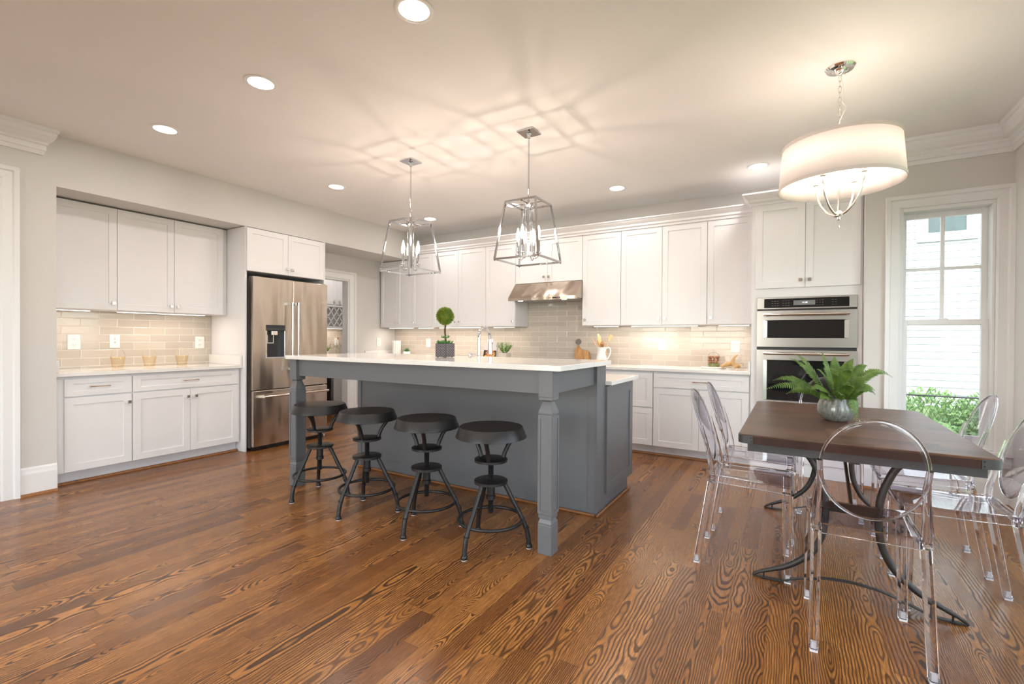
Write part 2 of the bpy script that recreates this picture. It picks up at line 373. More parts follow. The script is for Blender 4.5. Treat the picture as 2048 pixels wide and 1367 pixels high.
def sash_window(name, x0, x1, z0, z1, place, grid=True, wid=.04):
    """double hung sash in local xz; place(x,y,z) -> world"""
    t = bpy.data.objects.new(name, None); COL.objects.link(t); t['kind'] = 'structure'
    zm = (z0+z1)/2+.03
    def fr(nm, a0, a1, b0, b1, y0, y1, w, wt, wb, mat='trim'):
        q = MB()
        for bx in ((a0, a0+w, y0, y1, b0, b1), (a1-w, a1, y0, y1, b0, b1), (a0+w, a1-w, y0, y1, b1-wt, b1), (a0+w, a1-w, y0, y1, b0, b0+wb)):
            q.box(*bx)
        for v in q.b.verts: v.co = place(*v.co)
        return q.build(nm, mat, t, bevel=.002)
    fr('window_jamb', x0, x1, z0, z1, .0, .15, .018, .03, .03)
    lo = fr('lower_sash', x0+.018, x1-.018, z0+.03, zm+.02, .055, .09, wid, .042, .06)
    up = fr('upper_sash', x0+.018, x1-.018, zm-.025, z1-.03, .095, .13, wid-.005, .045, .042)
    g = MB().box(x0+.018+wid, x1-.018-wid, .07, .075, z0+.09, zm-.022)
    for v in g.b.verts: v.co = place(*v.co)
    g.build('pane', 'glass', lo)
    g = MB().box(x0+.013+wid, x1-.013-wid, .11, .115, zm+.017, z1-.075)
    for v in g.b.verts: v.co = place(*v.co)
    g.build('pane', 'glass', up)
    if grid:
        xm = (x0+x1)/2; zg = (zm+.017+z1-.075)/2
        g = MB().box(xm-.012, xm+.012, .1, .125, zm+.017, z1-.075).box(x0+.013+wid, xm-.012, .1, .125, zg-.012, zg+.012).box(xm+.012, x1-.013-wid, .1, .125, zg-.012, zg+.012)
        for v in g.b.verts: v.co = place(*v.co)
        g.build('muntins', 'trim', up)
        g = MB().box(xm-.03, xm+.03, .05, .09, zm+.02, zm+.03)
        for v in g.b.verts: v.co = place(*v.co)
        g.build('sash_lock', 'white', lo)
    return t
sash_window('window_1', .735, 1.285, .40, 2.27, lambda x, y, z: Vector((x, YW+y, z)))
for k, (y0, y1) in enumerate(WY): sash_window('window_%d' % (k+2), y0, y1, .25, 2.3, lambda x, y, z: Vector((XR+y, x, z)), wid=.05)  # the first one is an added daylight source

for k, (x0, x1) in enumerate(RW_ADDED): sash_window('window_%d' % (k+5), x0, x1, .25, 2.4, lambda x, y, z: Vector((x, YREAR-y, z)), wid=.05)  # added unseen windows for daylight from the rear

def casing(name, x0, x1, z0, z1, w, place, sides='lrt', sill=False):
    """moulded casing round an opening (x0..x1, z0..z1), width w, stepped profile"""
    q = MB(); pr = [(0, 0), (0, .012), (.012, .018), (w-.035, .018), (w-.028, .03), (w, .034), (w, 0)]
    def run(pts):
        q.loft([[place(*p) for p in ring] for ring in pts])
    if 'l' in sides: run([[(x0-u, -d, z0) for u, d in pr], [(x0-u, -d, z1+(u if 't' in sides else 0)) for u, d in pr]])
    if 'r' in sides: run([[(x1+u, -d, z0) for u, d in pr], [(x1+u, -d, z1+(u if 't' in sides else 0)) for u, d in pr]])
    if 't' in sides: run([[(x0-(u if 'l' in sides else 0), -d, z1+u) for u, d in pr], [(x1+(u if 'r' in sides else 0), -d, z1+u) for u, d in pr]])
    if sill:
        for bx in ((x0-w, x1+w, -.05, .06, z0-.03, z0), (x0-w, x1+w, -.018, 0, z0-.12, z0-.03)):
            c = MB().box(*bx)
            for v in c.b.verts: v.co = place(*v.co)
            me = bpy.data.meshes.new('t'); c.b.to_mesh(me); q.b.from_mesh(me); c.b.free(); bpy.data.meshes.remove(me)
    return structure(q.build(name, 'trim', bevel=.0015))
casing('trim_1', .735, 1.285, .40, 2.27, .096, lambda x, y, z: Vector((x, YW+y, z)), sill=True)
for k, (y0, y1) in enumerate(WY): casing('trim_%d' % (k+21), y0, y1, .25, 2.3, .1, lambda x, y, z: Vector((XR+y, x, z)), sill=True)
for k, (x0, x1) in enumerate(RW_ADDED): casing('trim_%d' % (k+17), x0, x1, .25, 2.4, .1, lambda x, y, z: Vector((x, YREAR-y, z)), sill=True)
casing('trim_2', .10, .99, 0, 2.36, .098, lambda x, y, z: Vector((XL-y, x, z)))
casing('trim_3', 3.80, 4.597, 0, 2.05, .112, lambda x, y, z: Vector((XR2-y, x, z)))
b = MB(); b.box(-5.66, XR2, 4.578, 4.597, 0, 2.05); b.box(-5.66, XR2, 3.80, 3.819, 0, 2.05); b.box(-5.66, XR2, 3.819, 4.578, 2.031, 2.05)
structure(b.build('trim_4', 'trim'))
# closed panel door left of frame
d1 = structure(MB().box(-5.07, -5.03, .115, .975, .01, 2.345).build('door_1', 'trim'))
b = MB()
for z0, z1 in ((.12, .95), (1.1, 2.22)):
    for y0, y1 in ((.20, .50), (.59, .89)): b.box(-5.03, -5.022, y0, y1, z0, z1)
b.build('door_panel', 'trim', d1, bevel=.004)
# baseboards + shoe mould
def baseboard(name, pts, h=.215):
    """pts: (x,y) polyline, room on the left-hand side when walking"""
    pr = [(0, 0), (.016, 0), (.016, h-.05), (.012, h-.03), (.010, h-.012), (.004, h), (0, h)]
    q = MB(); P = [Vector((*p, 0)) for p in pts]; rings = []
    for i, p in enumerate(P):
        d = []
        if i > 0: d.append((P[i]-P[i-1]).normalized())
        if i < len(P)-1: d.append((P[i+1]-P[i]).normalized())
        nn = sum((Vector((-t.y, t.x, 0)) for t in d), Vector()); nn = nn/(nn.length**2/len(d) if len(d) > 1 else 1)
        rings.append([p+nn*u+Vector((0, 0, z)) for u, z in pr])
    q.loft(rings); return structure(q.build(name, 'trim'))
def shoe(name, pts):
    q = MB(); P = [Vector((*p, 0)) for p in pts]; rings = []
    pr = [(0, 0), (.018, 0), (.0175, .006), (.013, .014), (.006, .018), (0, .019)]
    for i, p in enumerate(P):
        d = []
        if i > 0: d.append((P[i]-P[i-1]).normalized())
        if i < len(P)-1: d.append((P[i+1]-P[i]).normalized())
        nn = sum((Vector((-t.y, t.x, 0)) for t in d), Vector()); nn = nn/(nn.length**2/len(d) if len(d) > 1 else 1)
        rings.append([p+nn*u+Vector((0, 0, z+.0005)) for u, z in pr])
    q.loft(rings); return structure(q.build(name, 'shoe'))
baseboard('baseboard_left', [(XL, 1.297), (XL, 1.088)]); shoe('trim_8', [(XL+.016, 1.297), (XL+.016, 1.088)])
baseboard('baseboard_side', [(XR2, 4.87), (XR2, 4.71)]); shoe('trim_9', [(XR2+.016, 4.87), (XR2+.016, 4.71)])
baseboard('baseboard_window', [(XR, YW), (.507, YW)]); shoe('trim_10', [(XR-.016, YW-.016), (.507, YW-.016)])
baseboard('baseboard_right', [(XR, YREAR), (XR, YW-.016)]); shoe('trim_11', [(XR-.016, YREAR), (XR-.016, YW-.016)])
baseboard('baseboard_far_left', [(XL, .0), (XL, YREAR)])
baseboard('baseboard_rear', [(XL+.016, YREAR), (XR-.016, YREAR)])
# crown mouldings
CR = [(0, 0), (.0, -.188), (.012, -.188), (.018, -.172), (.022, -.160), (.030, -.155), (.030, -.120), (.042, -.112), (.048, -.10), (.075, -.085), (.1, -.055), (.108, -.03), (.118, -.024), (.122, 0)]
def crown(name, pts, z, prof=CR, mat='trim', end=None):
    q = MB(); P = [Vector((*p, 0)) for p in pts]; rings = []
    for i, p in enumerate(P):
        d = []
        if i > 0: d.append((P[i]-P[i-1]).normalized())
        if i < len(P)-1: d.append((P[i+1]-P[i]).normalized())
        nn = sum((Vector((-t.y, t.x, 0)) for t in d), Vector()); nn = nn/(nn.length**2/len(d) if len(d) > 1 else 1)
        rings.append([p+nn*u+Vector((0, 0, z+v)) for u, v in prof])
    q.loft(rings); return q.build(name, mat)
structure(crown('trim_12', [(XR, YREAR), (XR, YW), (.507, YW)], CEIL))
q = crown('trim_13', [(XL, 1.215), (XL, YREAR)], CEIL); structure(q)
for v in q.data.vertices:                                                  # mitred return at the free end
    if v.co.y > 1.2: v.co.y += (v.co.x-XL)*.6
structure(crown('trim_14', [(XL, YREAR), (XR, YREAR)], CEIL))

# ------------------------------------------------------------------ cabinets
def knob(parent, x, z):
    q = MB().box(x-.006, x+.006, -.016, .002, z-.006, z+.006)
    q.loft([[(x-a, y, z-a), (x+a, y, z-a), (x+a, y, z+a), (x-a, y, z+a)] for a, y in ((.010, -.014), (.0145, -.018), (.0145, -.025), (.011, -.029))])
    q.build('knob', 'nickel', parent, label='polished nickel square knob')
def pull(parent, x, z, L=.115):
    q = MB()
    for sx in (-1, 1):
        q.box(x+sx*L/2-.007, x+sx*L/2+.007, -.024, .002, z-.007, z+.007)
    q.tube([(x-L/2-.01, -.026, z), (x-L/4, -.031, z), (x, -.033, z), (x+L/4, -.031, z), (x+L/2+.01, -.026, z)], [.008, .0055, .005, .0055, .008], 8)
    q.build('pull', 'nickel', parent, smooth=40, label='polished nickel bar pull')
def cabinet(name, label, loc, rz, w, h, d, fronts, toe=0., mat='cab', group=None, cat='cabinet', toeback=.075, body_y=.02):
    t = thing(name, label, cat, loc, rz, group)
    q = MB()
    if toe: q.box(0, w, body_y, d, toe, h).box(.0, w, body_y+toeback, d, 0, toe)
    else: q.box(0, w, body_y, d, 0, h)
    q.build('body', mat, t)
    for f in fronts:
        kind, x0, x1, z0, z1 = f[:5]
        o = MB().shaker(x0+.0015, x1-.0015, z0+.0015, z1-.0015).build(kind, mat, t)
        if len(f) > 5 and f[5] is not None:
            if kind == 'door': knob(o, *f[5])
            else: pull(o, *f[5])
    return t
RL = PI/2
# left wall uppers: local x -> world y, face at world x = -5.277
zl = 1.45; hl = 2.372-zl
cabinet('wall_cabinet', 'single-door white wall cabinet at the left end of the niche', (-5.277, 1.299, zl), RL, .490, hl, .345, [('door', .0, .490, 0, hl, (.458, .064))], group='white wall cabinets')
cabinet('wall_cabinet', 'two-door white wall cabinet in the niche, next to the tall refrigerator panel', (-5.277, 1.789, zl), RL, .966, hl, .345,
        [('door', 0, .459, 0, hl, (.427, .062)), ('door', .459, .925, 0, hl, (.493, .062))], group='white wall cabinets')
# left base units
cabinet('base_cabinet', 'narrow white base cabinet with one drawer over one door, left end of niche', (-5.013, 1.299, 0), RL, .508, .885, .60,
        [('drawer', .056, .505, .719, .865, (.277, .797)), ('door', .056, .505, .108, .712, (.481, .638))], toe=.105, group='white base cabinets')
cabinet('base_cabinet', 'wide white base cabinet with one long drawer over two doors in the niche', (-5.013, 1.808, 0), RL, .945, .885, .60,
        [('drawer', .003, .922, .719, .865, (.462, .797)), ('door', .003, .463, .108, .712, (.438, .637)), ('door', .463, .922, .108, .712, (.507, .637))], toe=.105, group='white base cabinets')
shoe('trim_15', [(-5.088, 2.757), (-5.088, 1.299)])
t = thing('countertop', 'white quartz countertop with short end splashes on the niche base cabinets', 'countertop', (-5.3, 2.0, .887))
MB().box(XN+.002, -4.982, 1.290, 2.757, .887, .917).build('slab', 'quartz', t, True, bevel=.002)
MB().box(XN+.002, -4.985, 1.299, 1.319, .9175, 1.018).build('side_splash', 'quartz', t, True, bevel=.002)
MB().box(XN+.002, -4.99, 2.736, 2.756, .9175, 1.018).build('side_splash', 'quartz', t, True, bevel=.002)
tag(MB().box(XN+.0006, XN+.006, 1.299, 2.756, .918, 1.475).build('backsplash', 'tile_l'), 'beige glazed subway tile backsplash in the left niche', 'backsplash')
# refrigerator surround
tag(MB().box(-5.622, -4.944, 2.759, 2.778, 0, 2.38).build('end_panel', 'cab', bevel=.001), 'tall white end panel between niche and refrigerator', 'cabinet panel')
tag(MB().box(-5.538, -4.944, 3.722, 3.741, 0, 2.38).build('end_panel', 'cab', bevel=.001), 'tall white panel right of the refrigerator beside the pantry passage', 'cabinet panel')
cabinet('wall_cabinet', 'white two-door cabinet above the steel refrigerator', (-4.924, 2.780, 1.915), RL, .940, 2.374-1.915, .62,
        [('door', -.012, .456, 0, .458, (.434, .066)), ('door', .456, .928, 0, .458, (.501, .066))], group='white wall cabinets')
# back wall uppers, face y = 5.181
YF = 5.181; zb = 1.373; hb = 2.442-zb; DU = YB-YF-.001
def up(x0, x1, n, knobs, label, z0=zb, z1=2.442):
    w = x1-x0; h = z1-z0; fr = []
    es = [0, w] if n == 1 else [0, n-x0, w]
    for i in range(len(es)-1): fr.append(('door', es[i], es[i+1], 0, h, (knobs[i]-x0, .066 if z0 == zb else .068)))
    return cabinet('wall_cabinet', label, (x0, YF, z0), 0, w, h, DU, fr, group='white wall cabinets')
up(-5.508, -4.862, -5.166, (-5.205, -5.128), 'white two-door wall cabinet in the back left corner under the bulkhead', z1=2.378)
up(-4.860, -4.469, 1, (-4.822,), 'white single-door wall cabinet second from the left corner of the back wall')
up(-4.467, -3.535, -3.998, (-4.036, -3.966), 'white two-door wall cabinet behind the ball topiary')
up(-3.533, -3.071, 1, (-3.105,), 'white single-door wall cabinet just left of the range hood')
up(-3.069, -2.147, -2.611, (-2.651, -2.588), 'short white two-door wall cabinet above the range hood', z0=1.914)
up(-2.145, -1.679, 1, (-2.108,), 'white single-door wall cabinet just right of the range hood')
up(-1.677, -.764, -1.22, (-1.256, -1.186), 'white two-door wall cabinet over the dome jar side of counter')
up(-.762, -.331, 1, (-.724,), 'white single-door wall cabinet beside the oven tower')
CC = [(0, 0), (.012, 0), (.016, .02), (.03, .03), (.034, .05), (.06, .075), (.072, .09), (.08, .094), (.08, .106), (0, .106)]
q = crown('crown_moulding', [(-.333, YF), (XL+.004, YF)], 2.443, CC, 'cab')
tag(q, 'white crown moulding running along the top of the back wall cabinets', 'moulding')
# back wall base units, face y = 4.909
YBF = 4.909; DB = YB-YBF-.001
def base(x0, x1, fr, label):
    return cabinet('base_cabinet', label, (x0, YBF, 0), 0, x1-x0, .885, DB, [(k, a-x0, b_-x0, z0, z1, (c[0]-x0, c[1]) if c else None) for k, a, b_, z0, z1, c in fr], toe=.105, group='white base cabinets')
base(-5.538, -4.60, [('door', -5.05, -4.603, .108, .865, (-4.64, .80))], 'white base cabinet in the back left corner')
base(-4.598, -3.62, [('drawer', -4.595, -3.623, .719, .865, (-4.11, .79)), ('door', -4.595, -4.109, .108, .712, (-4.14, .637)), ('door', -4.109, -3.623, .108, .712, (-4.08, .637))], 'white base cabinet behind the island, left of the cooktop')
base(-3.618, -2.62, [('drawer', -3.615, -2.623, .505, .865, (-3.12, .69)), ('drawer', -3.615, -2.623, .108, .498, (-3.12, .30))], 'white drawer cabinet beneath the left half of the cooktop')
base(-2.618, -1.80, [('drawer', -2.615, -1.803, .505, .865, (-2.2, .69)), ('drawer', -2.615, -1.803, .108, .498, (-2.2, .30))], 'white drawer cabinet beneath the right half of the cooktop')
base(-1.798, -1.240, [('drawer', -1.795, -1.243, .505, .865, (-1.52, .69)), ('drawer', -1.795, -1.243, .108, .498, (-1.52, .30))], 'white two-drawer base cabinet just right of the island end')
base(-1.238, -.333, [('drawer', -1.235, -.345, .719, .865, (-.778, .793)), ('door', -1.235, -.79, .108, .712, (-.817, .637)), ('door', -.79, -.345, .108, .712, (-.76, .637))], 'white base cabinet with wide drawer over two doors beside oven tower')
shoe('trim_16', [(-.335, YBF+.093), (-5.0, YBF+.093)])
t = thing('countertop', 'long white quartz countertop along the back wall', 'countertop', (-2.5, 5.2, .887))
MB().box(XR2+.001, -.333, 4.879, YB-.001, .887, .917).build('slab', 'quartz', t, True, bevel=.002)
MB().box(-.355, -.334, 4.90, YB-.01, .9175, 1.015).build('side_splash', 'quartz', t, True, bevel=.002)
MB().box(XR2+.001, XR2+.021, 4.885, YB-.01, .9175, 1.015).build('side_splash', 'quartz', t, True, bevel=.002)
tag(MB().box(XR2+.001, -.333, YB-.007, YB-.0006, .918, 1.372).box(-3.07, -2.146, YB-.007, YB-.0006, 1.3725, 1.72).build('backsplash', 'tile_b'), 'beige glazed subway tile backsplash along the back wall', 'backsplash')
# oven tower
t = thing('oven_cabinet', 'tall white oven cabinet with crown between counter and window', 'cabinet', (-.331, 4.898, 0))
q = MB()
q.box(-.331, -.2845, 4.898, 5.5, .0, 2.46); q.box(.4695, .504, 4.898, 5.5, 0, 2.46); q.box(-.2845, .4695, 4.898, 5.5, 1.606, 2.46); q.box(-.2845, .4695, 4.898, 5.5, 0, .598); q.box(-.2845, .4695, 5.47, 5.5, .598, 1.606)
q.build('body', 'cab', t, True)
for x0, x1, kx in ((-.303, .091, .057), (.091, .489, .125)):
    o = MB().shaker(x0+.0015, x1-.0015, 1.687, 2.456).build('door', 'cab', t, shift=(.331, -.02, 0))
    knob(o, kx+.331, 1.753)
    o.children[0].location = (0, -.02, 0)
o = MB().shaker(-.30, .486, .12, .58).build('drawer', 'cab', t, shift=(.331, -.02, 0)); pull(o, .42, .50); o.children[0].location = (0, -.02, 0)
q = crown('crown_moulding', [(.506, 4.898), (-.331, 4.898), (-.331, 5.10)], 2.46, CC, 'cab'); q.parent = t
for v in q.data.vertices: v.co -= t.location

# ------------------------------------------------------------------ wall ovens
t = thing('wall_oven', 'stainless double wall oven built into the tall white cabinet', 'oven', (.0925, 4.88, .60))
X0, X1, Y0 = -.284, .469, 4.876
MB().box(X0+.005, X1-.005, Y0+.03, 5.46, .602, 1.602).build('oven_body', 'blackp', t, True)
q = MB().box(X0, X1, Y0, Y0+.028, 1.496, 1.604).build('control_panel', 'steel', t, True, bevel=.003)
MB().box(-.226, .412, Y0-.002, Y0+.004, 1.508, 1.590).build('display_glass', 'black', q, True)
g = MB()
for c0, nc in ((-.165, 3), (-.08, 3), (.175, 3), (.29, 2)):
    for i in range(nc):
        for j in range(3): g.box(c0+i*.021, c0+i*.021+.012, Y0-.0026, Y0-.0018, 1.527+j*.02, 1.5295+j*.02)
g.build('key_legend', 'grey', q, True)
MB().box(.005, .168, Y0-.0026, Y0-.0018, 1.528, 1.571).build('clock_window', 'grey', q, True)
fc = bpy.data.curves.new('clock', 'FONT'); fc.body = '11:18'; fc.size = .018; fc.align_x = 'CENTER'; fc.align_y = 'CENTER'; fc.extrude = .0002
fo = bpy.data.objects.new('clock_tmp', fc); COL.objects.link(fo)
me = bpy.data.meshes.new_from_object(fo.evaluated_get(bpy.context.evaluated_depsgraph_get())); bpy.data.objects.remove(fo)
for v in me.vertices: v.co = Vector((v.co.x+.09, Y0-.0032-v.co.z, v.co.y+1.550))-t.location
o = bpy.data.objects.new('clock_digits', me); COL.objects.link(o); o.parent = q; me.materials.append(M['disp'])
def oven_door(z0, z1, w0, w1, hz):
    d = MB()
    d.loft([[(X0, Y0+.028, z0), (X1, Y0+.028, z0), (X1, Y0+.028, z1), (X0, Y0+.028, z1)], [(X0, Y0, z0), (X1, Y0, z0), (X1, Y0, z1), (X0, Y0, z1)],
            [(-.228, Y0, w0), (.411, Y0, w0), (.411, Y0, w1), (-.228, Y0, w1)], [(-.199, Y0+.012, w0+.006), (.380, Y0+.012, w0+.006), (.380, Y0+.012, w1-.006), (-.199, Y0+.012, w1-.006)]])
    d = d.build('door', 'steel', t, True)
    MB().box(-.199, .380, Y0+.010, Y0+.013, w0+.006, w1-.006).build('door_glass', 'black', d, True)
    h = MB().tube([(-.228, Y0-.05, hz), (.411, Y0-.05, hz)], .0115, 14)
    for x in (-.218, .401): h.box(x-.011, x+.011, Y0-.055, Y0+.002, hz-.012, hz+.012)
    h.build('handle', 'nickel', d, True, smooth=40)
oven_door(1.154, 1.482, 1.235, 1.396, 1.444)
oven_door(.625, 1.126, .668, 1.035, 1.094)

# ------------------------------------------------------------------ refrigerator
t = thing('refrigerator', 'stainless french-door refrigerator with water dispenser left of the pantry passage', 'refrigerator', (-4.9, 3.26, 0))
FX, F0, F1, FM = -4.87, 2.803, 3.718, 3.262
MB().box(-5.58, FX-.075, F0+.004, F1-.004, .03, 1.838).build('case', 'grey', t, True)
MB().box(-5.5, FX-.05, F0+.02, F1-.02, .004, .05).build('toe_grille', 'blackp', t, True)
MB().box(FX-.1, FX-.03, F0+.01, F0+.09, 1.838, 1.862).box(FX-.1, FX-.03, F1-.09, F1-.01, 1.838, 1.862).build('hinge_cover', 'grey', t, True)
dl = MB()
Dy0, Dy1, Dz0, Dz1 = 2.942, 3.168, .985, 1.347
# left door as frame round the dispenser recess
for bx in ((F0, Dy0, .650, 1.856), (Dy1, FM-.003, .650, 1.856), (Dy0, Dy1, .650, Dz0), (Dy0, Dy1, Dz1, 1.856)):
    dl.box(FX-.07, FX, bx[0], bx[1], bx[2], bx[3])
bmesh.ops.remove_doubles(dl.b, verts=dl.b.verts, dist=.0001)
dl = dl.build('left_door', 'steel_refl', t, True)
dr = MB().box(FX-.07, FX, FM+.003, F1, .650, 1.856).build('right_door', 'steel_refl', t, True, bevel=.006)
fz = MB().box(FX-.07, FX, F0, F1, .045, .640).build('freezer_drawer', 'steel_refl', t, True, bevel=.006)
MB().box(FX-.02, FX+.003, Dy0, Dy1, 1.283, Dz1).build('dispenser_panel', 'black', dl, True, bevel=.002)
q = MB(); q.box(FX-.069, FX-.06, Dy0, Dy1, Dz0, 1.283)
q.build('dispenser_recess', 'blackp', dl, True)
q = MB(); q.box(FX-.06, FX+.002, Dy0, Dy0+.014, Dz0, 1.283); q.box(FX-.06, FX+.002, Dy1-.014, Dy1, Dz0, 1.283); q.box(FX-.06, FX+.004, Dy0+.014, Dy1-.014, Dz0, Dz0+.012)
q.build('dispenser_trim', 'chrome', dl, True)
MB().box(FX-.055, FX-.012, 3.015, 3.085, 1.235, 1.283).build('dispenser_spout', 'nickel', dl, True, bevel=.004)
q = MB(); q.box(FX-.058, FX-.045, 2.985, 2.993, 1.145, 1.235); q.box(FX-.058, FX-.045, 3.052, 3.060, 1.145, 1.235); q.box(FX-.058, FX-.045, 2.993, 3.052, 1.145, 1.155)
q.build('dispenser_paddle', 'chrome', dl, True)
def fhandle(par, yb, y):
    q = MB().tube([(FX+.07, y, .845), (FX+.07, y, 1.605)], .0100, 14)
    for z in (.86, 1.59):
        q.loft([[(FX-.001, yb-.012, z-.014), (FX-.001, yb+.012, z-.014), (FX-.001, yb+.012, z+.014), (FX-.001, yb-.012, z+.014)],
                [(FX+.075, y-.013, z-.014), (FX+.075, y+.013, z-.014), (FX+.075, y+.013, z+.014), (FX+.075, y-.013, z+.014)]])
    q.build('handle', 'chrome', par, True, smooth=40)
fhandle(dl, 3.205, 3.213); fhandle(dr, 3.300, 3.285)
q = MB().tube([(FX+.065, 2.89, .578), (FX+.065, 3.69, .578)], .0125, 14)
for y in (2.905, 3.675): q.box(FX-.001, FX+.07, y-.013, y+.013, .565, .591)
q.build('handle', 'nickel', fz, True, smooth=40)
MB().box(FX, FX+.003, 3.56, 3.60, .10, .12).build('badge', 'nickel', fz, True)

# ------------------------------------------------------------------ range hood, cooktop
t = thing('range_hood', 'stainless slanted range hood under the short cabinet', 'range hood', (-2.608, 5.2, 1.68))
q = MB(); P = [(5.0, 1.683), (5.0, 1.720), (5.172, 1.908), (5.49, 1.908), (5.49, 1.70), (5.03, 1.70), (5.03, 1.683)]
q.prism(P, lambda u, v, k: (-3.068 if k == 0 else -2.148, u, v)); q.build('canopy', 'steel_refl', t, True)
MB().box(-3.06, -2.156, 5.035, 5.485, 1.690, 1.699).build('filter', 'steel', t, True)
q = MB().box(-2.73, -2.70, 4.998, 5.001, 1.692, 1.712)
for i in range(4): q.box(-2.50+i*.022+(.07 if i > 1 else 0), -2.49+i*.022+(.07 if i > 1 else 0), 4.998, 5.001, 1.696, 1.708)
q.box(-2.452, -2.395, 4.998, 5.001, 1.696, 1.708)
q.build('buttons', 'black', t, True)
MB().box(-2.735, -2.64, 4.997, 5.001, 1.690, 1.714).build('badge', 'nickel', t, True)
for x in (-2.94, -2.34): MB().lathe([(.03, 0), (.03, .004), (.0, .004)], (x, 5.09, 1.6855), 20).build('lamp', 'hoodled', t, True)
t = thing('cooktop', 'black glass cooktop set in the back counter below the hood', 'cooktop', (-2.6, 5.2, .917))
o = MB().box(-3.06, -2.15, 4.93, 5.45, .9175, .927).build('glass_plate', 'black', t, True, bevel=.003)
q = MB()
for x, y, r in ((-2.85, 5.06, .09), (-2.85, 5.32, .075), (-2.6, 5.2, .11), (-2.36, 5.06, .075), (-2.36, 5.32, .09)): q.lathe([(r, 0), (r, .0006), (r-.003, .0006), (r-.003, 0)], (x, y, .9271), 32, cap=False)
q.build('burner_marks', 'grey', t, True)

# ------------------------------------------------------------------ island
t = thing('kitchen_island', 'slate grey island with raised bar, carved corner posts and end panel', 'kitchen island', (-2.33, 3.0, 0))
MB().box(-3.51, -1.148, 3.03, 3.19, 0, 1.035).build('knee_wall', 'island', t, True)
MB().box(-1.148, -1.140, 3.026, 3.200, 0, 1.035).box(-1.200, -1.148, 3.024, 3.03, 0, 1.035).build('corner_trim', 'island', t, True)
MB().box(-3.518, -3.47, 3.024, 3.03, 0, 1.035).build('corner_trim', 'island', t, True)
MB().box(-3.50, -1.144, 3.19, 3.80, .105, .886).box(-3.5, -1.144, 3.19, 3.734, 0, .105).build('base_body', 'island', t, True)
# end panel on the window side (local shaker turned to face +x)
q = MB().shaker(3.190, 3.805, .110, .880, .02, .075, .007)
for v in q.b.verts: v.co = Vector((-1.124-v.co.y, v.co.x, v.co.z))
q.build('end_panel', 'island', t, True)
for i in range(4):                                                        # doors on the kitchen side
    q = MB().shaker(-3.49+i*.584, -3.49+(i+1)*.584-.004, .11, .88)
    for v in q.b.verts: v.co = Vector((v.co.x, 3.82-v.co.y, v.co.z))
    q.build('door', 'island', t, True)
q = MB().box(-3.45, -1.22, 2.360, 2.380, .901, 1.035).box(-1.182, -1.162, 2.41, 3.03, .901, 1.035).box(-3.508, -3.488, 2.41, 3.03, .901, 1.035)
q.build('apron', 'island', t, True, bevel=.002)
def post(x0, y0):
    s_ = .085; c = (x0+s_/2, y0+s_/2); h = s_/2
    q = MB()
    sq = lambda r, z: [(c[0]-r, c[1]-r, z), (c[0]+r, c[1]-r, z), (c[0]+r, c[1]+r, z), (c[0]-r, c[1]+r, z)]
    q.loft([sq(h, 0.001), sq(h, .163), sq(h*.97, .166), sq(h*.97, .176), sq(h*.78, .198), sq(h*.95, .203), sq(h*.95, .222), sq(h, .226), sq(h, .784),
            sq(h*.95, .788), sq(h, .792), sq(h, .803), sq(h*.55, .860), sq(h*.72, .868), sq(h*.98, .871), sq(h*.98, .885), sq(h, .888), sq(h, 1.035)])
    o = q.build('post', 'island', t, True)
    # recessed panels on the shaft: fine raised frame strips
    f = MB()
    for k in range(4):
        R_ = Matrix.Rotation(k*PI/2, 3, 'Z')
        for bx in ((-h, -h+.014, .228, .782), (h-.014, h, .228, .782), (-h+.014, h-.014, .228, .246), (-h+.014, h-.014, .764, .782)):
            m_ = MB().box(bx[0], bx[1], -h-.004, -h+.001, bx[2], bx[3])
            for v in m_.b.verts: v.co = R_ @ v.co+Vector((c[0], c[1], 0))
            me_ = bpy.data.meshes.new('t'); m_.b.to_mesh(me_); f.b.from_mesh(me_); m_.b.free(); bpy.data.meshes.remove(me_)
    f.build('panel_moulding', 'island', o, True)
post(-1.227, 2.336); post(-3.53, 2.336)
q = MB()
q.box(-1.1395, -1.124, 3.02, 3.0255, 0.0, .004); q.b.clear()
pr = MB().box(-3.5, -1.147, 3.006, 3.0235, .0005, .018).box(-1.139, -1.122, 3.006, 3.736, .0005, .018)
pr.build('shoe_mould', 'shoe', t, True, bevel=.006, label='oak shoe moulding')
def slab(name, x0, x1, y0, y1, z0, z1, r, label):
    pts = []
    for (cx, cy, a) in ((x1-r, y0+r, -PI/2), (x1-r, y1-r, 0), (x0+r, y1-r, PI/2), (x0+r, y0+r, PI)):
        for i in range(5): pts.append((cx+r*math.cos(a+PI/2*i/4), cy+r*math.sin(a+PI/2*i/4)))
    q = MB().loft([[(x, y, z0) for x, y in pts], [(x, y, z1) for x, y in pts]])
    o = q.build(name, 'quartz', bevel=.003); return tag(o, label, 'countertop')
slab('countertop', -3.569, -1.085, 2.312, 3.172, 1.036, 1.067, .02, 'white quartz raised bar top on the grey island')
slab('countertop', -3.56, -1.09, 3.192, 3.86, .887, .917, .006, 'white quartz lower counter on the cooking side of island')
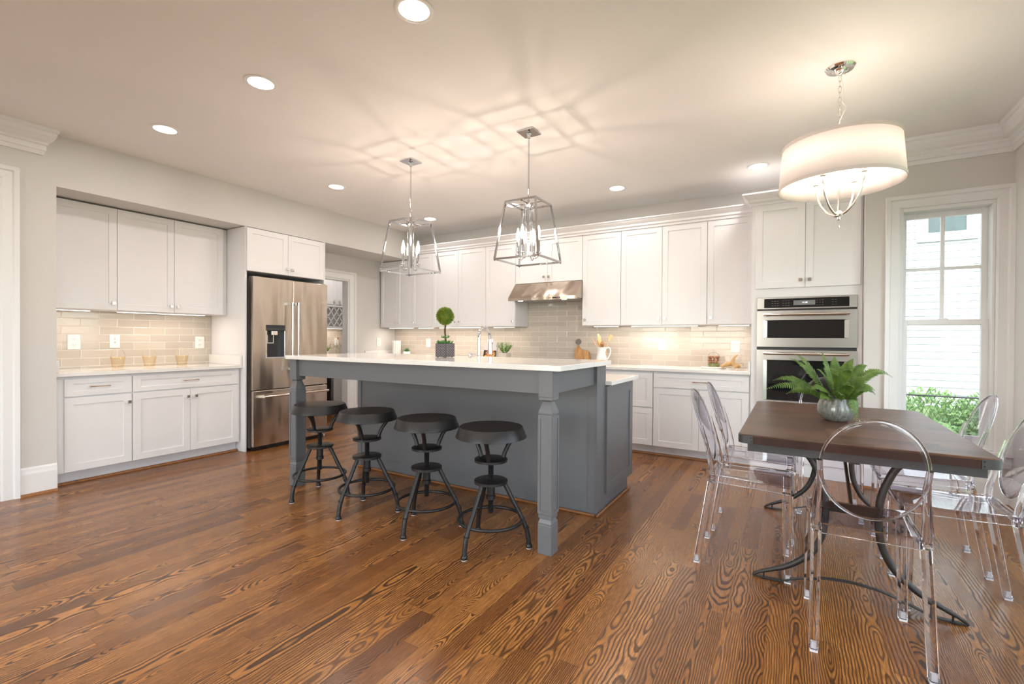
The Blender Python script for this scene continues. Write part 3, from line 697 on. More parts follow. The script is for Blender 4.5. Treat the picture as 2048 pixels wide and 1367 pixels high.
# faucet on the lower counter, arching over the bar
t = thing('faucet', 'chrome gooseneck pull-down faucet rising behind the bar top', 'faucet', (-2.300, 3.275, .917))
MB().lathe([(.028, .0005), (.028, .012), (.019, .02), (.019, .06)], seg=24).build('base', 'chrome', t, smooth=40)
pth = [(0, 0, .05), (0, 0, .2), (0, .0, .30)]+[(0, .085-.085*math.cos(a), .30+.095*math.sin(a)) for a in [PI*i/14 for i in range(1, 14)]]+[(0, .172, .285)]
MB().tube(pth, .0135, 16).build('spout', 'chrome', t, smooth=60)
MB().tube([(0, .172, .29), (0, .174, .25), (0, .176, .16)], [.0145, .018, .021], 16).build('spray_head', 'chrome', t, smooth=40)
MB().tube([(.02, 0, .045), (.05, 0, .05), (.075, 0, .085)], [.009, .007, .005], 10).build('lever', 'chrome', t, smooth=60)
t = thing('soap_dispenser', 'small chrome soap dispenser left of the gooseneck faucet', 'soap dispenser', (-2.385, 3.262, .917))
MB().lathe([(.02, .0005), (.02, .01), (.011, .014), (.011, .12), (.014, .125), (.014, .165), (.006, .175)], seg=18).build('body', 'chrome', t, smooth=40)
MB().tube([(0, 0, .155), (0, .05, .165), (0, .085, .155)], [.006, .006, .005], 10).build('spout', 'chrome', t, smooth=60)

# ------------------------------------------------------------------ bar stools
def bar_stool():
    t = thing('bar_stool', None, 'stool', group='black iron screw stools')
    Z = .018
    MB().lathe([(.02, .640), (.200, .640), (.208, .643), (.207, .648), (.187, .698), (.183, .703), (.150, .7045), (.05, .704), (0.001, .7035)], seg=56).build('seat', 'iron', t, smooth=35)
    up_ = []
    for k in range(3):
        a = 2*PI*k/3+.5; c, s_ = math.cos(a), math.sin(a)
        MB().tube([(c*r, s_*r, z) for r, z in ((.078, .513), (.086, .540), (.106, .582), (.137, .622), (.162, .641))], .0125, 12, flat=1.0).build('seat_support', 'iron', t, smooth=60)
    MB().lathe([(.002, .497), (.090, .497), (.097, .499), (.097, .512), (.094, .514), (.016, .514), (.002, .514)], seg=40).build('upper_disc', 'iron', t, smooth=35)
    q = MB(); pr = [(.0145, .196), (.0165, .20)]
    z = .20
    while z < .50: pr += [(.0165, z+.002), (.0135, z+.004)]; z += .006
    q.lathe(pr+[(.0145, .505)], seg=18); q.build('screw', 'iron', t, smooth=50)
    MB().lathe([(.017, .275), (.028, .278), (.028, .30), (.024, .304), (.024, .378)], seg=24).build('screw_nut', 'iron', t, smooth=35)
    MB().lathe([(.016, .371), (.093, .371), (.098, .373), (.098, .388), (.095, .390), (.03, .391), (.016, .394)], seg=40).build('lower_disc', 'iron', t, smooth=35)
    for k in range(3):
        a = 2*PI*k/3; c, s_ = math.cos(a), math.sin(a)
        L = MB().tube([(c*r, s_*r, z) for r, z in ((.078, .375), (.10, .335), (.135, .265), (.168, .205), (.195, .15), (.213, .105), (.222, .06), (.226, .012))], .0132, 12)
        L.lathe([(.0165, .118), (.0165, .124)], (c*.2085, s_*.2085, 0), 14)
        L = L.build('leg', 'iron', t, smooth=60)
        MB().lathe([(.017, .004), (.019, .008), (.019, .018), (.015, .026)], (c*.226, s_*.226, 0), 14).build('foot', 'iron', L, smooth=40)
        MB().lathe([(.0165, .0005), (.0165, .004)], (c*.226, s_*.226, 0), 14).build('foot_pad', 'pad', L, label='white foot pad')
    MB().tube([(.187*math.cos(2*PI*i/48), .187*math.sin(2*PI*i/48), .162) for i in range(48)], .0095, 10, closed=True).build('foot_ring', 'iron', t, smooth=60)
    return t
st0 = bar_stool()
SP = [((-1.507, 2.275), -96, 30, 'black iron screw stool standing nearest the front island post'),
      ((-2.018, 2.295), -86, 75, 'second black iron screw stool from the front island post'),
      ((-2.562, 2.287), -95, 40, 'third black iron screw stool from the front island post, left of middle'),
      ((-3.121, 2.319), -94, 10, 'black iron screw stool in front of the left island post and the refrigerator')]
for i, (p, a, b_, lab) in enumerate(SP):
    o = st0 if i == 0 else copy_tree(st0)
    o.location = (p[0], p[1], 0); o.rotation_euler = (0, 0, math.radians(a)); o['label'] = lab

# ------------------------------------------------------------------ dining table
TX0, TX1, TY0, TY1 = -.226, .716, 2.552, 4.035; TC = (.245, 3.293)
t = thing('dining_table', 'dark wood dining table on curved black iron trestles', 'table', (TC[0], TC[1], 0))
def rrect(x0, x1, y0, y1, r, n=6):
    pts = []
    for (cx, cy, a) in ((x1-r, y0+r, -PI/2), (x1-r, y1-r, 0), (x0+r, y1-r, PI/2), (x0+r, y0+r, PI)):
        for i in range(n): pts.append((cx+r*math.cos(a+PI/2*i/(n-1)), cy+r*math.sin(a+PI/2*i/(n-1))))
    return pts
q = MB(); r1 = rrect(TX0, TX1, TY0, TY1, .035); r2 = rrect(TX0+.006, TX1-.006, TY0+.006, TY1-.006, .03)
q.loft([[(x, y, .7435) for x, y in r1], [(x, y, .7485) for x, y in r1], [(x, y, .752) for x, y in r2]])
top = q.build('tabletop', 'ttop', t, True)
q = MB(); r3 = rrect(TX0+.0015, TX1-.0015, TY0+.0015, TY1-.0015, .0335); q.loft([[(x, y, .708) for x, y in r3], [(x, y, .743) for x, y in r3]])
q.build('edge_board', 'tedge', t, True)
q = MB()
for bx in ((TX0+.04, TX1-.04, TY0+.03, TY0+.055), (TX0+.04, TX1-.04, TY1-.055, TY1-.03), (TX0+.04, TX0+.065, TY0+.055, TY1-.055), (TX1-.065, TX1-.04, TY0+.055, TY1-.055)): q.box(bx[0], bx[1], bx[2], bx[3], .667, .708)
q.build('apron', 'tapron', t, True)
for cx, cy, a in ((TX1, TY0, -PI/2), (TX1, TY1, 0), (TX0, TY1, PI/2), (TX0, TY0, PI)):
    q = MB(); r = .0365; ox = cx+(-.035 if cx == TX1 else .035); oy = cy+(.035 if cy == TY0 else -.035)
    ring = lambda rr, z: [(ox+rr*math.cos(a+PI/2*i/8), oy+rr*math.sin(a+PI/2*i/8), z) for i in range(9)]
    e0 = Vector((math.cos(a), math.sin(a), 0)); e1 = Vector((math.cos(a+PI/2), math.sin(a+PI/2), 0))
    path = [Vector((ox, oy, 0))+e0*r-e1*.03]+[Vector((ox+r*math.cos(a+PI/2*i/8), oy+r*math.sin(a+PI/2*i/8), 0)) for i in range(9)]+[Vector((ox, oy, 0))+e1*r-e0*.03]
    q.loft([[p+Vector((0, 0, z)) for p in path] for z in (.709, .748)], cap=False, closed=False)
    ob = q.build('corner_bracket', 'tapron', t, True); sd = ob.modifiers.new('plate', 'SOLIDIFY'); sd.thickness = .002
    q = MB()
    for p in (path[0]+e1*.008, path[-1]+e0*.008): q.ball((p.x, p.y, .720), .0035, 8); q.ball((p.x, p.y, .737), .0035, 8)
    q.build('rivets', 'tiron', ob, True)
def trestle(y):
    w = .02
    for sx in (-1, 1):
        P = [(TC[0]+sx*a, y, z) for a, z in ((.185, .668), (.155, .625), (.128, .560), (.110, .500), (.101, .42), (.104, .34), (.118, .265), (.152, .19), (.20, .135), (.26, .088), (.32, .058), (.375, .032), (.402, .014), (.407, .006), (.402, .0045), (.39, .0045))]
        R_ = [.016]*8+[.0145, .013, .0105, .008, .006, .0045, .004, .004]
        q = MB().tube(spline(P, 3), [R_[min(15, int(i/3))] for i in range(len(P)*3-2)], 10)
        L = q.build('leg', 'tiron', t, True, smooth=60)
        q = MB().bar((TC[0]+sx*.289, y, .07), (TC[0]+sx*.285, y, .012), .006, .016, up=(0, 1, 0)); q.build('strut', 'tiron', L, True)
        MB().lathe([(.014, .0005), (.014, .004)], (TC[0]+sx*.36, y, 0), 14).lathe([(.004, .004), (.004, .03)], (TC[0]+sx*.36, y, 0), 8).build('levelling_foot', 'iron', L, True)
    P = [(TC[0]+a, y, z) for a, z in ((-.39, .0065), (-.30, .0085), (-.284, .010), (-.22, .035), (-.12, .066), (0, .077), (.12, .066), (.22, .035), (.284, .010), (.30, .0085), (.39, .0065))]
    q = MB()
    rings = [[Vector((p[0], y-.011, p[2]-.0028)), Vector((p[0], y+.011, p[2]-.0028)), Vector((p[0], y+.011, p[2]+.0028)), Vector((p[0], y-.011, p[2]+.0028))] for p in spline(P, 4)]
    q.loft(rings); q.build('floor_bar', 'tiron', t, True)
    MB().box(TC[0]-.10, TC[0]+.10, y-.006, y+.006, .40, .445).build('cross_bar', 'tiron', t, True)
    MB().box(TC[0]-.22, TC[0]+.22, y-.02, y+.02, .655, .667).build('top_bar', 'tiron', t, True)
trestle(2.70); trestle(3.84)
for y0, y1 in ((2.70, 3.22), (3.84, 3.36)):
    MB().bar((TC[0], y0, .43), (TC[0], y1, .655), .026, .012, up=(1, 0, 0)).build('brace', 'tiron', t, True)
MB().box(TC[0]-.02, TC[0]+.02, TY0+.056, TY1-.056, .655, .700).build('centre_rail', 'tiron', t, True)

# ------------------------------------------------------------------ clear chairs
def ghost_chair():
    t = thing('ghost_chair', None, 'chair', group='clear acrylic dining chairs')
    # seat: waterfall front, thin shell with skirt
    q = MB(); n = 10
    def wx(v): return .205-.0*v+(-.022 if v < 0 else 0) if False else .150+.030*v
    rows = []
    prof = [(.075, .484), (.12, .478), (.22, .474), (.32, .474), (.40, .477), (.440, .478), (.458, .472), (.466, .458), (.468, .444)]
    for (y, z) in prof:
        v = min(1, (y-.075)/.39); w = .158+.024*v
        rows.append([(w*math.sin(PI/2*(-1+2*i/n))*1.0 if False else w*(-1+2*i/n), y, z-.006*(1-(-1+2*i/n)**2)*(1 if y < .45 else 0)) for i in range(n+1)])
    q.loft(rows, cap=False, closed=False)
    seat = q.build('seat', 'acryl', t, smooth=50); sd = seat.modifiers.new('shell', 'SOLIDIFY'); sd.thickness = .007; sd.offset = -1
    q = MB()
    for sx in (-1, 1):
        q.loft([[(sx*(.152), .081, .446), (sx*.164, .081, .446), (sx*.164, .081, .486), (sx*.152, .081, .486)], [(sx*.174, .451, .440), (sx*.186, .451, .440), (sx*.186, .451, .474), (sx*.174, .451, .474)]])
    q.box(-.158, .158, .068, .080, .446, .486); q.box(-.180, .180, .452, .464, .437, .466)
    q.build('skirt', 'acrylt', t, bevel=.002)
    # legs
    def leg(p0, p1, w0, w1):
        p0, p1 = Vector(p0), Vector(p1); R_ = []
        for k in range(5):
            f = k/4; c = p0.lerp(p1, f); w = w0+(w1-w0)*f; e = w*.28
            R_.append([c+Vector(v) for v in ((-w/2+e, -w/2, 0), (w/2-e, -w/2, 0), (w/2, -w/2+e, 0), (w/2, w/2-e, 0), (w/2-e, w/2, 0), (-w/2+e, w/2, 0), (-w/2, w/2-e, 0), (-w/2, -w/2+e, 0))])
        L = MB().loft(R_).build('leg', 'acrylt', t)
        f_ = MB().box(p0.x-w0*.42, p0.x+w0*.42, p0.y-w0*.42, p0.y+w0*.42, .0005, .010); f_.build('foot_pad', 'pad', L, label='pale foot pad')
        f_ = MB().box(p0.x-w0*.22, p0.x+w0*.22, p0.y-w0*.22, p0.y+w0*.22, .012, .038); f_.build('leg_insert', 'pad', L, label='pale insert seen through the leg')
    for sx in (-1, 1):
        leg((sx*.176, .440, .010), (sx*.166, .432, .445), .034, .038)
        leg((sx*.180, .012, .010), (sx*.170, .085, .47), .033, .037)
    # uprights from the rear legs up to the waist of the oval
    for sx in (-1, 1):
        P = [(sx*.172, .088, .45), (sx*.174, .082, .52), (sx*.168, .066, .60), (sx*.163, .046, .68), (sx*.166, .026, .75)]
        q = MB().tube(spline(P, 4), [.015]*5+[.013]*4+[.011]*4+[.009]*4, 8, flat=1.2); q.build('upright', 'acrylt', t, smooth=60)
    # oval back: thin curved plate with a thick rim
    cz, a_, b_ = .728, .166, .198
    def bp(x, z):                                                        # y of the leaning, slightly hollow back
        return .085-.30*(z-.53)-.05*(1-(x/.17)**2)*.25
    q = MB(); rings = []
    for k in range(1, 9):
        f = k/8; rings.append([(a_*f*math.cos(2*PI*i/48), bp(a_*f*math.cos(2*PI*i/48), cz+b_*f*math.sin(2*PI*i/48)), cz+b_*f*math.sin(2*PI*i/48)) for i in range(48)])
    q.loft(rings, cap=False)
    q.b.verts.ensure_lookup_table(); q.b.faces.new([q.b.verts[i] for i in range(48)])
    bk = q.build('backrest', 'acryl', t, smooth=60); sd = bk.modifiers.new('shell', 'SOLIDIFY'); sd.thickness = .006; sd.offset = 0
    q = MB().tube([((a_)*math.cos(2*PI*i/64), bp(a_*math.cos(2*PI*i/64), cz+b_*math.sin(2*PI*i/64)), cz+b_*math.sin(2*PI*i/64)) for i in range(64)], .0048, 10, closed=True, flat=1.2)
    q.build('back_rim', 'acrylt', bk, smooth=60)
    return t
ch0 = ghost_chair()
CH = [((.262, 2.168), 2, 'clear acrylic oval-back chair at the near end of the table, back to camera'),
      ((-.451, 2.887), -90, 'clear acrylic oval-back chair on the island side of table, nearer one'),
      ((-.440, 3.392), -90, 'clear acrylic oval-back chair on the island side of table, farther one'),
      ((.893, 2.905), 90, 'clear acrylic oval-back chair at the right side of table, cut by the frame edge'),
      ((.884, 3.475), 90, 'clear acrylic oval-back chair at right side of table in front of the window'),
      ((.225, 4.285), 180, 'clear acrylic oval-back chair at the far end of the table behind the fern')]
for i, (p, a, lab) in enumerate(CH):
    o = ch0 if i == 0 else copy_tree(ch0)
    o.location = (p[0], p[1], 0); o.rotation_euler = (0, 0, math.radians(a)); o['label'] = lab

# ------------------------------------------------------------------ pendant lanterns
def pendant():
    t = thing('pendant_lantern', None, 'pendant light', group='chrome cage pendants over the island')
    MB().box(-.07, .07, -.07, .07, -.012, -.0005).build('canopy', 'chrome', t, bevel=.002)
    zt, zb_ = -.545, -.980
    MB().tube([(0, 0, -.01), (0, 0, zt+.01)], .006, 12).lathe([(.012, -.05), (.012, -.03), (.02, -.014)], seg=16).build('rod', 'chrome', t, smooth=40)
    q = MB(); a, b_ = .128, .186; w = .013
    cs = ((-1, -1), (1, -1), (1, 1), (-1, 1))
    for i in range(4):
        p, r = cs[i], cs[(i+1) % 4]
        q.bar((p[0]*a, p[1]*a, zt), (r[0]*a, r[1]*a, zt), w); q.bar((p[0]*b_, p[1]*b_, zb_), (r[0]*b_, r[1]*b_, zb_), w)
        q.bar((p[0]*a, p[1]*a, zt), (p[0]*b_, p[1]*b_, zb_), w)
        q.ball((p[0]*b_, p[1]*b_, zb_-.008), .006, 8)
    q.build('cage', 'chrome', t)
    q = MB().bar((-a, 0, zt), (a, 0, zt), .012, .006).bar((0, -a, zt), (0, a, zt), .012, .006).lathe([(.004, zt-.035), (.03, zt-.03), (.04, zt-.02), (.04, zt-.008), (.012, zt+.004), (.01, zt+.03)], seg=24)
    q.build('top_cross', 'chrome', t, smooth=40)
    for k in range(4):
        an = k*PI/2; c, s_ = math.cos(an), math.sin(an)
        P = [(.035, zt-.02), (.035, zt-.2), (.035, -.90), (.038, -.945), (.05, -.965), (.066, -.968), (.082, -.957), (.09, -.935)]
        A = MB().tube([(c*r, s_*r, z) for r, z in P], .0052, 10).build('candle_arm', 'chrome', t, smooth=60)
        MB().lathe([(.006, -.937), (.02, -.93), (.021, -.922), (.0115, -.92), (.0115, -.83), (.008, -.829)], (c*.09, s_*.09, 0), 16).build('candle_sleeve', 'chrome', A, smooth=40)
        MB().lathe([(.005, -.829), (.011, -.812), (.0145, -.79), (.013, -.768), (.007, -.742), (.002, -.722)], (c*.09, s_*.09, 0), 10).build('bulb', 'bulb', A, smooth=80, label='glowing candle bulb')
        lamp('POINT', A, (c*.09, s_*.09, -.785), LAMP_CANDLE, (1., .79, .66), shadow_soft_size=.007)
    return t
p0 = pendant()
for i, (p, lab) in enumerate((((-2.931, 3.105), 'chrome cage pendant with candle bulbs nearer the refrigerator'), ((-1.736, 3.118), 'chrome cage pendant with candle bulbs over the right half of island'))):
    o = p0 if i == 0 else copy_tree(p0)
    o.location = (p[0], p[1], CEIL); o['label'] = lab

# ------------------------------------------------------------------ drum chandelier
def fabric(name, c, tr):
    n = N(name); o, x, y, z = n.pos()
    wv = n.noise(n.comb(n.math('MULTIPLY', x, 300.), n.math('MULTIPLY', y, 300.), n.math('MULTIPLY', z, 300.)), 1., 1.)
    col = n.mix(wv, c, tuple(v*.95 for v in c))
    d = n.new('ShaderNodeBsdfDiffuse'); tt = n.new('ShaderNodeBsdfTranslucent'); m = n.new('ShaderNodeMixShader'); m.inputs[0].default_value = tr
    n.put(d.inputs[0], col); n.put(tt.inputs[0], col)
    n.nt.links.new(d.outputs[0], m.inputs[1]); n.nt.links.new(tt.outputs[0], m.inputs[2]); n.nt.links.new(m.outputs[0], n.out.inputs[0]); return n.m
M['shade'] = fabric('shade_linen', (.92, .88, .865), .40); M['band'] = fabric('shade_band', (.80, .75, .73), .22)
t = thing('drum_chandelier', 'white drum shade chandelier hanging on a chain over the dining table', 'chandelier', (.222, 3.287, CEIL))
MB().lathe([(.0745, -.0005), (.0745, -.006), (.066, -.016), (.04, -.020), (.034, -.030), (.02, -.034), (.006, -.046)], seg=36).build('canopy', 'nickel', t, smooth=40)
q = MB(); nl = 9; z0 = -.045; dz = .0315
for k in range(nl):
    zc = z0-dz*(k+.5)-.004; pts = []
    for i in range(16):
        a = 2*PI*i/16; u = .0075*math.cos(a); v = .0215*math.sin(a)
        pts.append((u, 0, zc+v) if k % 2 == 0 else (0, u, zc+v))
    q.tube(pts, .0018, 6, closed=True)
q.build('chain', 'nickel', t, smooth=60)
MB().tube(spline([(0, .008, -.04), (.018, .008, -.12), (.01, -.006, -.2), (.030, -.01, -.24), (.016, -.02, -.275), (-.004, 0, -.325), (0, 0, -.35)], 6), .0016, 6).build('cord', 'white', t, smooth=60)
sz0, sz1 = -.685, -.435
q = MB().lathe([(.305, sz0), (.285, sz1)], seg=72, cap=False); sh = q.build('shade', 'shade', t, smooth=80); sd = sh.modifiers.new('thick', 'SOLIDIFY'); sd.thickness = .002
for za, zb2 in ((sz0, sz0+.018), (sz1-.018, sz1)):
    rr = lambda z: .305-.02*(z-sz0)/(sz1-sz0)
    q = MB().lathe([(rr(za)+.0005, za-.001), (rr(za)+.003, za-.001), (rr(zb2)+.003, zb2+.001), (rr(zb2)+.0005, zb2+.001)], seg=72, cap=False); q.build('trim_band', 'band', sh, smooth=40)
q = MB()
for k in range(3): q.tube([(.012*math.cos(k*2.094), .012*math.sin(k*2.094), sz1-.02), (.284*math.cos(k*2.094), .284*math.sin(k*2.094), sz1-.004)], .0022, 6)
q.build('spider', 'nickel', sh)
MB().tube([(0, 0, -.345), (0, 0, -.84)], .0055, 12).tube([(.010*math.cos(a), 0, -.343+.012*math.sin(a)) for a in [2*PI*i/14 for i in range(14)]], .002, 6, closed=True).build('stem', 'nickel', t, smooth=60)
MB().lathe([(.004, -.880), (.009, -.876), (.009, -.862), (.026, -.858), (.026, -.842), (.018, -.832), (.008, -.825), (.008, -.80)], seg=24).build('hub', 'nickel', t, smooth=40)
for k in range(4):
    a = math.radians(31+22+90*k); c, s_ = math.cos(a), math.sin(a)
    A = MB().tube([(c*r, s_*r, z) for r, z in spline_2] if False else [(c*p[0], s_*p[0], p[2]) for p in spline([(.016, 0, -.852), (.055, 0, -.832), (.095, 0, -.79), (.122, 0, -.735), (.134, 0, -.68), (.136, 0, -.64)], 4)], .0066, 10).build('arm', 'nickel', t, smooth=60)
    MB().lathe([(.004, -.646), (.015, -.642), (.015, -.636), (.0115, -.635), (.0115, -.575), (.006, -.574)], (c*.136, s_*.136, 0), 14).build('candle_sleeve', 'ceramic', A, smooth=40)
    MB().lathe([(.005, -.574), (.012, -.555), (.015, -.535), (.013, -.51), (.007, -.487), (.002, -.47)], (c*.136, s_*.136, 0), 10).build('bulb', 'bulb2', A, smooth=80, label='glowing candle bulb')
    lamp('POINT', A, (c*.136, s_*.136, -.53), LAMP_SHADE, (1., .82, .71), shadow_soft_size=.007)
MB().tube([(.020*math.cos(a)*.857, .020*math.cos(a)*.515, -.898+.018*math.sin(a)) for a in [2*PI*i/28 for i in range(28)]], .003, 8, closed=True).build('ring_pendant', 'gw', t, smooth=60, label='clear glass ring')
MB().lathe([(.0055, -.922), (.0055, -.911)], seg=12).build('ring_clasp', 'nickel', t)

# ------------------------------------------------------------------ recessed downlights
def downlight():
    t = thing('recessed_light', None, 'ceiling light', group='round recessed ceiling lights')
    MB().lathe([(.094, -.0005), (.094, -.004), (.086, -.007), (.073, -.004), (.073, -.0005)], seg=40, cap=False).build('trim_ring', 'white', t, smooth=40)
    MB().faces([(.073*math.cos(2*PI*i/32), .073*math.sin(2*PI*i/32), -.0035) for i in range(32)], [tuple(reversed(range(32)))]).build('lens', 'lens', t)
    lamp('AREA', t, (0, 0, -.0075), LAMP_RECESSED, (1., .92, .86), shape='DISK', size=.135)
    return t
dl0 = downlight(); first = True
RLT = [(-1.572, 1.683, 'glowing round downlight at the top edge of the picture, nearest the camera'), (-2.837, 1.680, 'glowing round downlight in the nearest row, between the top-edge one and the niche'),
       (-4.104, 1.685, 'glowing round downlight closest to the niche wall cabinets'), (-4.100, 3.237, 'glowing round downlight in the ceiling in front of the refrigerator cabinet'),
       (-4.124, 4.735, 'glowing round downlight near the back left corner, behind the left pendant'), (-2.84, 4.738, 'glowing round downlight seen through the right cage pendant'),
       (-1.584, 4.742, 'glowing round downlight in front of the cabinets right of the hood'), (-.282, 4.777, 'glowing round downlight near the oven tower beside the drum shade')]
for x in (-4.10, -2.84, -1.57, -.28):                                     # added lamps, unseen behind the camera, fill the room with light
    for y in (.13, -1.42, -2.97): RLT.append((x, y, 'added round ceiling light in the unseen rows behind the camera'))
RLT.append((-.28, 1.68, 'added unseen round ceiling light above the camera on the window side'))
for x, y, lab in RLT:
    o = dl0 if first else copy_tree(dl0); first = False
    o.location = (x, y, CEIL); o['label'] = lab

# ------------------------------------------------------------------ under-cabinet strips
def strip(x0, x1, y0, y1, z, lab):
    t = thing('undercabinet_light', lab, 'light strip', ((x0+x1)/2, (y0+y1)/2, z), group='slim lights under the wall cabinets')
    MB().box(x0, x1, y0, y1, z-.012, z-.0005).build('housing', 'white', t, True)
    MB().box(x0+.006, x1-.006, y0+.006, y1-.006, z-.0145, z-.0125).build('diffuser', 'led', t, True)
    lamp('AREA', t, (0, 0, -.016), LAMP_STRIP*max(x1-x0, y1-y0), (1., .83, .68), shape='RECTANGLE', size=x1-x0-.012, size_y=y1-y0-.012)
strip(-5.39, -5.35, 1.33, 1.627, zl, 'slim glowing strip under the single-door niche cabinet')
strip(-5.39, -5.35, 1.816, 2.569, zl, 'long slim glowing strip under the two-door niche cabinet')
for x0, x1, lab in ((-5.40, -4.92, 'slim glowing strip under the back left corner cabinet'), (-4.80, -4.52, 'slim glowing strip under the second cabinet of the back wall'), (-4.40, -3.60, 'long slim glowing strip under the cabinet behind the topiary'),
                    (-3.46, -3.14, 'slim glowing strip under the cabinet left of the hood'), (-2.03, -1.73, 'slim glowing strip under the cabinet right of the hood'), (-1.58, -.86, 'long slim glowing strip over the middle of the right counter'), (-.66, -.37, 'slim glowing strip next to the oven tower')):
    strip(x0, x1, 5.25, 5.29, zb, lab)

# ------------------------------------------------------------------ outlets
def outlet(name, lab, c, axis, w=.075, h=.125, kind='outlet'):
    """axis 'y': on the back wall facing -y; 'x': on a left wall facing +x"""
    t = thing(name, lab, 'wall outlet' if kind == 'outlet' else 'wall plate', c, 0 if axis == 'y' else RL)
    MB().box(-w/2, w/2, -.006, -.0005, -h/2, h/2).build('plate', 'white', t, bevel=.002)
    if kind == 'outlet':
        for z in (-.026, .026):
            s_ = MB().lathe([(.017, 0), (.017, .0025)], seg=20)
            for v in s_.b.verts: v.co = Vector((v.co.x, -.006-v.co.z, v.co.y*.85+z))
            s_ = s_.build('socket', 'ceramic', t)
            MB().box(-.008, -.006, -.0092, -.0084, z-.002, z+.007).box(.006, .008, -.0092, -.0084, z-.002, z+.007).box(-.002, .002, -.0092, -.0084, z-.011, z-.007).build('slots', 'grey', s_)
    elif kind == 'jack':
        for z, m_ in ((.024, 'tedge'), (-.010, 'grey')):
            s_ = MB().lathe([(.006, 0), (.006, .006), (.003, .007)], seg=12)
            for v in s_.b.verts: v.co = Vector((v.co.x, -.006-v.co.z, v.co.y+z))
            s_.build('jack', 'nickel', t)
    else:
        MB().box(-.011, .011, -.011, -.006, -.008, .02).build('toggle', 'ceramic', t)
XT = XN+.006; YT = YB-.007
outlet('wall_outlet', 'white wall outlet at the left of the niche tiles', (XT, 1.585, 1.159), 'x', .09, .134)
outlet('wall_plate', 'white wall plate with two jacks behind the first gold bucket', (XT, 1.883, 1.165), 'x', .082, .128, 'jack')
outlet('wall_outlet', 'white wall outlet at the right of the niche tiles', (XT, 2.637, 1.151), 'x', .092, .131)
outlet('wall_outlet', 'white wall outlet on the plain wall right of the pantry doorway', (XR2, 5.170, 1.146), 'x', .08, .128)
outlet('wall_outlet', 'white wall outlet on the tiles between succulent and topiary', (-4.82, YT, 1.139), 'y', .09, .128)
outlet('wall_outlet', 'white wall outlet half hidden behind the cookbook', (-3.67, YT, 1.143), 'y', .092, .128)
outlet('wall_outlet', 'white wall outlet on the tiles right of the utensil jug', (-1.29, YT, 1.154), 'y', .09, .125)
outlet('wall_outlet', 'white wall outlet on the tiles above the glass dome', (-.523, YT, 1.143), 'y', .09, .125)

# ------------------------------------------------------------------ niche: gold wire-handled buckets
def bucket():
    t = thing('glass_bucket', None, 'bucket', group='gold glass buckets in the niche')
    q = MB().lathe([(.001, .002), (.040, .001), (.042, .004), (.0565, .098), (.0585, .100), (.057, .101), (.054, .098), (.040, .008), (.001, .007)], seg=32); q.build('pail', 'gg', t, smooth=40)
    P = [(0, .056*math.cos(a), .094+.088*math.sin(a)) for a in [PI*i/20 for i in range(21)]]
    MB().tube(P, .0016, 6).build('handle', 'gold', t, smooth=60, label='thin gold wire handle')
    MB().tube([(.057*math.cos(2*PI*i/40), .057*math.sin(2*PI*i/40), .1) for i in range(40)], .0013, 6, closed=True).build('rim_wire', 'gold', t, smooth=60)
    return t
M['gold'] = chrome('gold_wire', (.82, .62, .33), .2)
b0 = bucket()
for i, (y, x, lab) in enumerate(((1.850, -5.445, 'small gold glass bucket below the wall plate, leftmost of three'), (2.092, -5.42, 'small gold glass bucket in the middle of the niche counter'), (2.377, -5.42, 'small gold glass bucket nearest the right niche outlet'))):
    o = b0 if i == 0 else copy_tree(b0); o.location = (x, y, .9175); o['label'] = lab; o.rotation_euler = (0, 0, math.radians(-6*i))

# ------------------------------------------------------------------ plants
def leafmat(name, a, b_, tr=.25):
    n = N(name); o, x, y, z = n.pos(); f = n.noise(o, 25., 3.)
    col = n.mix(n.ramp(f, [(.35, (0, 0, 0)), (.65, (1, 1, 1))]), a, b_)
    n.set(color=col, rough=.45)
    tt = n.new('ShaderNodeBsdfTranslucent'); n.put(tt.inputs[0], col); m = n.new('ShaderNodeMixShader'); m.inputs[0].default_value = tr
    n.nt.links.new(n.p.outputs[0], m.inputs[1]); n.nt.links.new(tt.outputs[0], m.inputs[2]); n.nt.links.new(m.outputs[0], n.out.inputs[0]); return n.m
M['fern'] = leafmat('fern_leaf', (.075, .15, .025), (.16, .25, .04)); M['box'] = leafmat('boxwood_leaf', (.10, .19, .012), (.25, .32, .03)); M['succ'] = leafmat('succulent_leaf', (.05, .18, .05), (.12, .30, .09), .1)
M['herb'] = leafmat('herb_leaf', (.07, .22, .015), (.17, .40, .05)); M['stem'] = plain('brown_stem', (.10, .055, .03), .8, .4, 60., bump=.3)
# fern in a glazed pot on the table
def potglaze():
    n = N('grey_crackle_glaze'); o, x, y, z = n.pos(); Mh = n.math
    s_ = n.noise(n.comb(Mh('MULTIPLY', x, 90.), Mh('MULTIPLY', y, 90.), Mh('MULTIPLY', z, 14.)), 1., 4., .65)
    n.set(color=n.mix(n.ramp(s_, [(.35, (0, 0, 0)), (.7, (1, 1, 1))]), (.12, .125, .112), (.28, .29, .265)), rough=.16, coat=.4, coatr=.1); n.bump(s_, .15, .002); return n.m
M['glaze'] = potglaze(); M['soil'] = plain('dark_soil', (.03, .022, .015), .95, .4, 90., bump=.5)
FP = Vector((.222, 3.285, .7525))
t = thing('potted_fern', 'green fern in a grey crackle-glazed round pot on the dining table', 'plant', FP)
MB().lathe([(.001, .0005), (.053, .0005), (.057, .004), (.080, .022), (.093, .046), (.0955, .062), (.090, .095), (.079, .127), (.0765, .133), (.073, .132), (.075, .124), (.083, .092), (.083, .06), (.001, .055)], seg=48).build('pot', 'glaze', t, smooth=50)
MB().lathe([(.001, .113), (.078, .112)], seg=24, cap=False).build('soil', 'soil', t)
TW = -Vector((_F.x, _F.y, 0)).normalized(); RT = Vector((_R.x, _R.y, 0)).normalized()
px = .00288
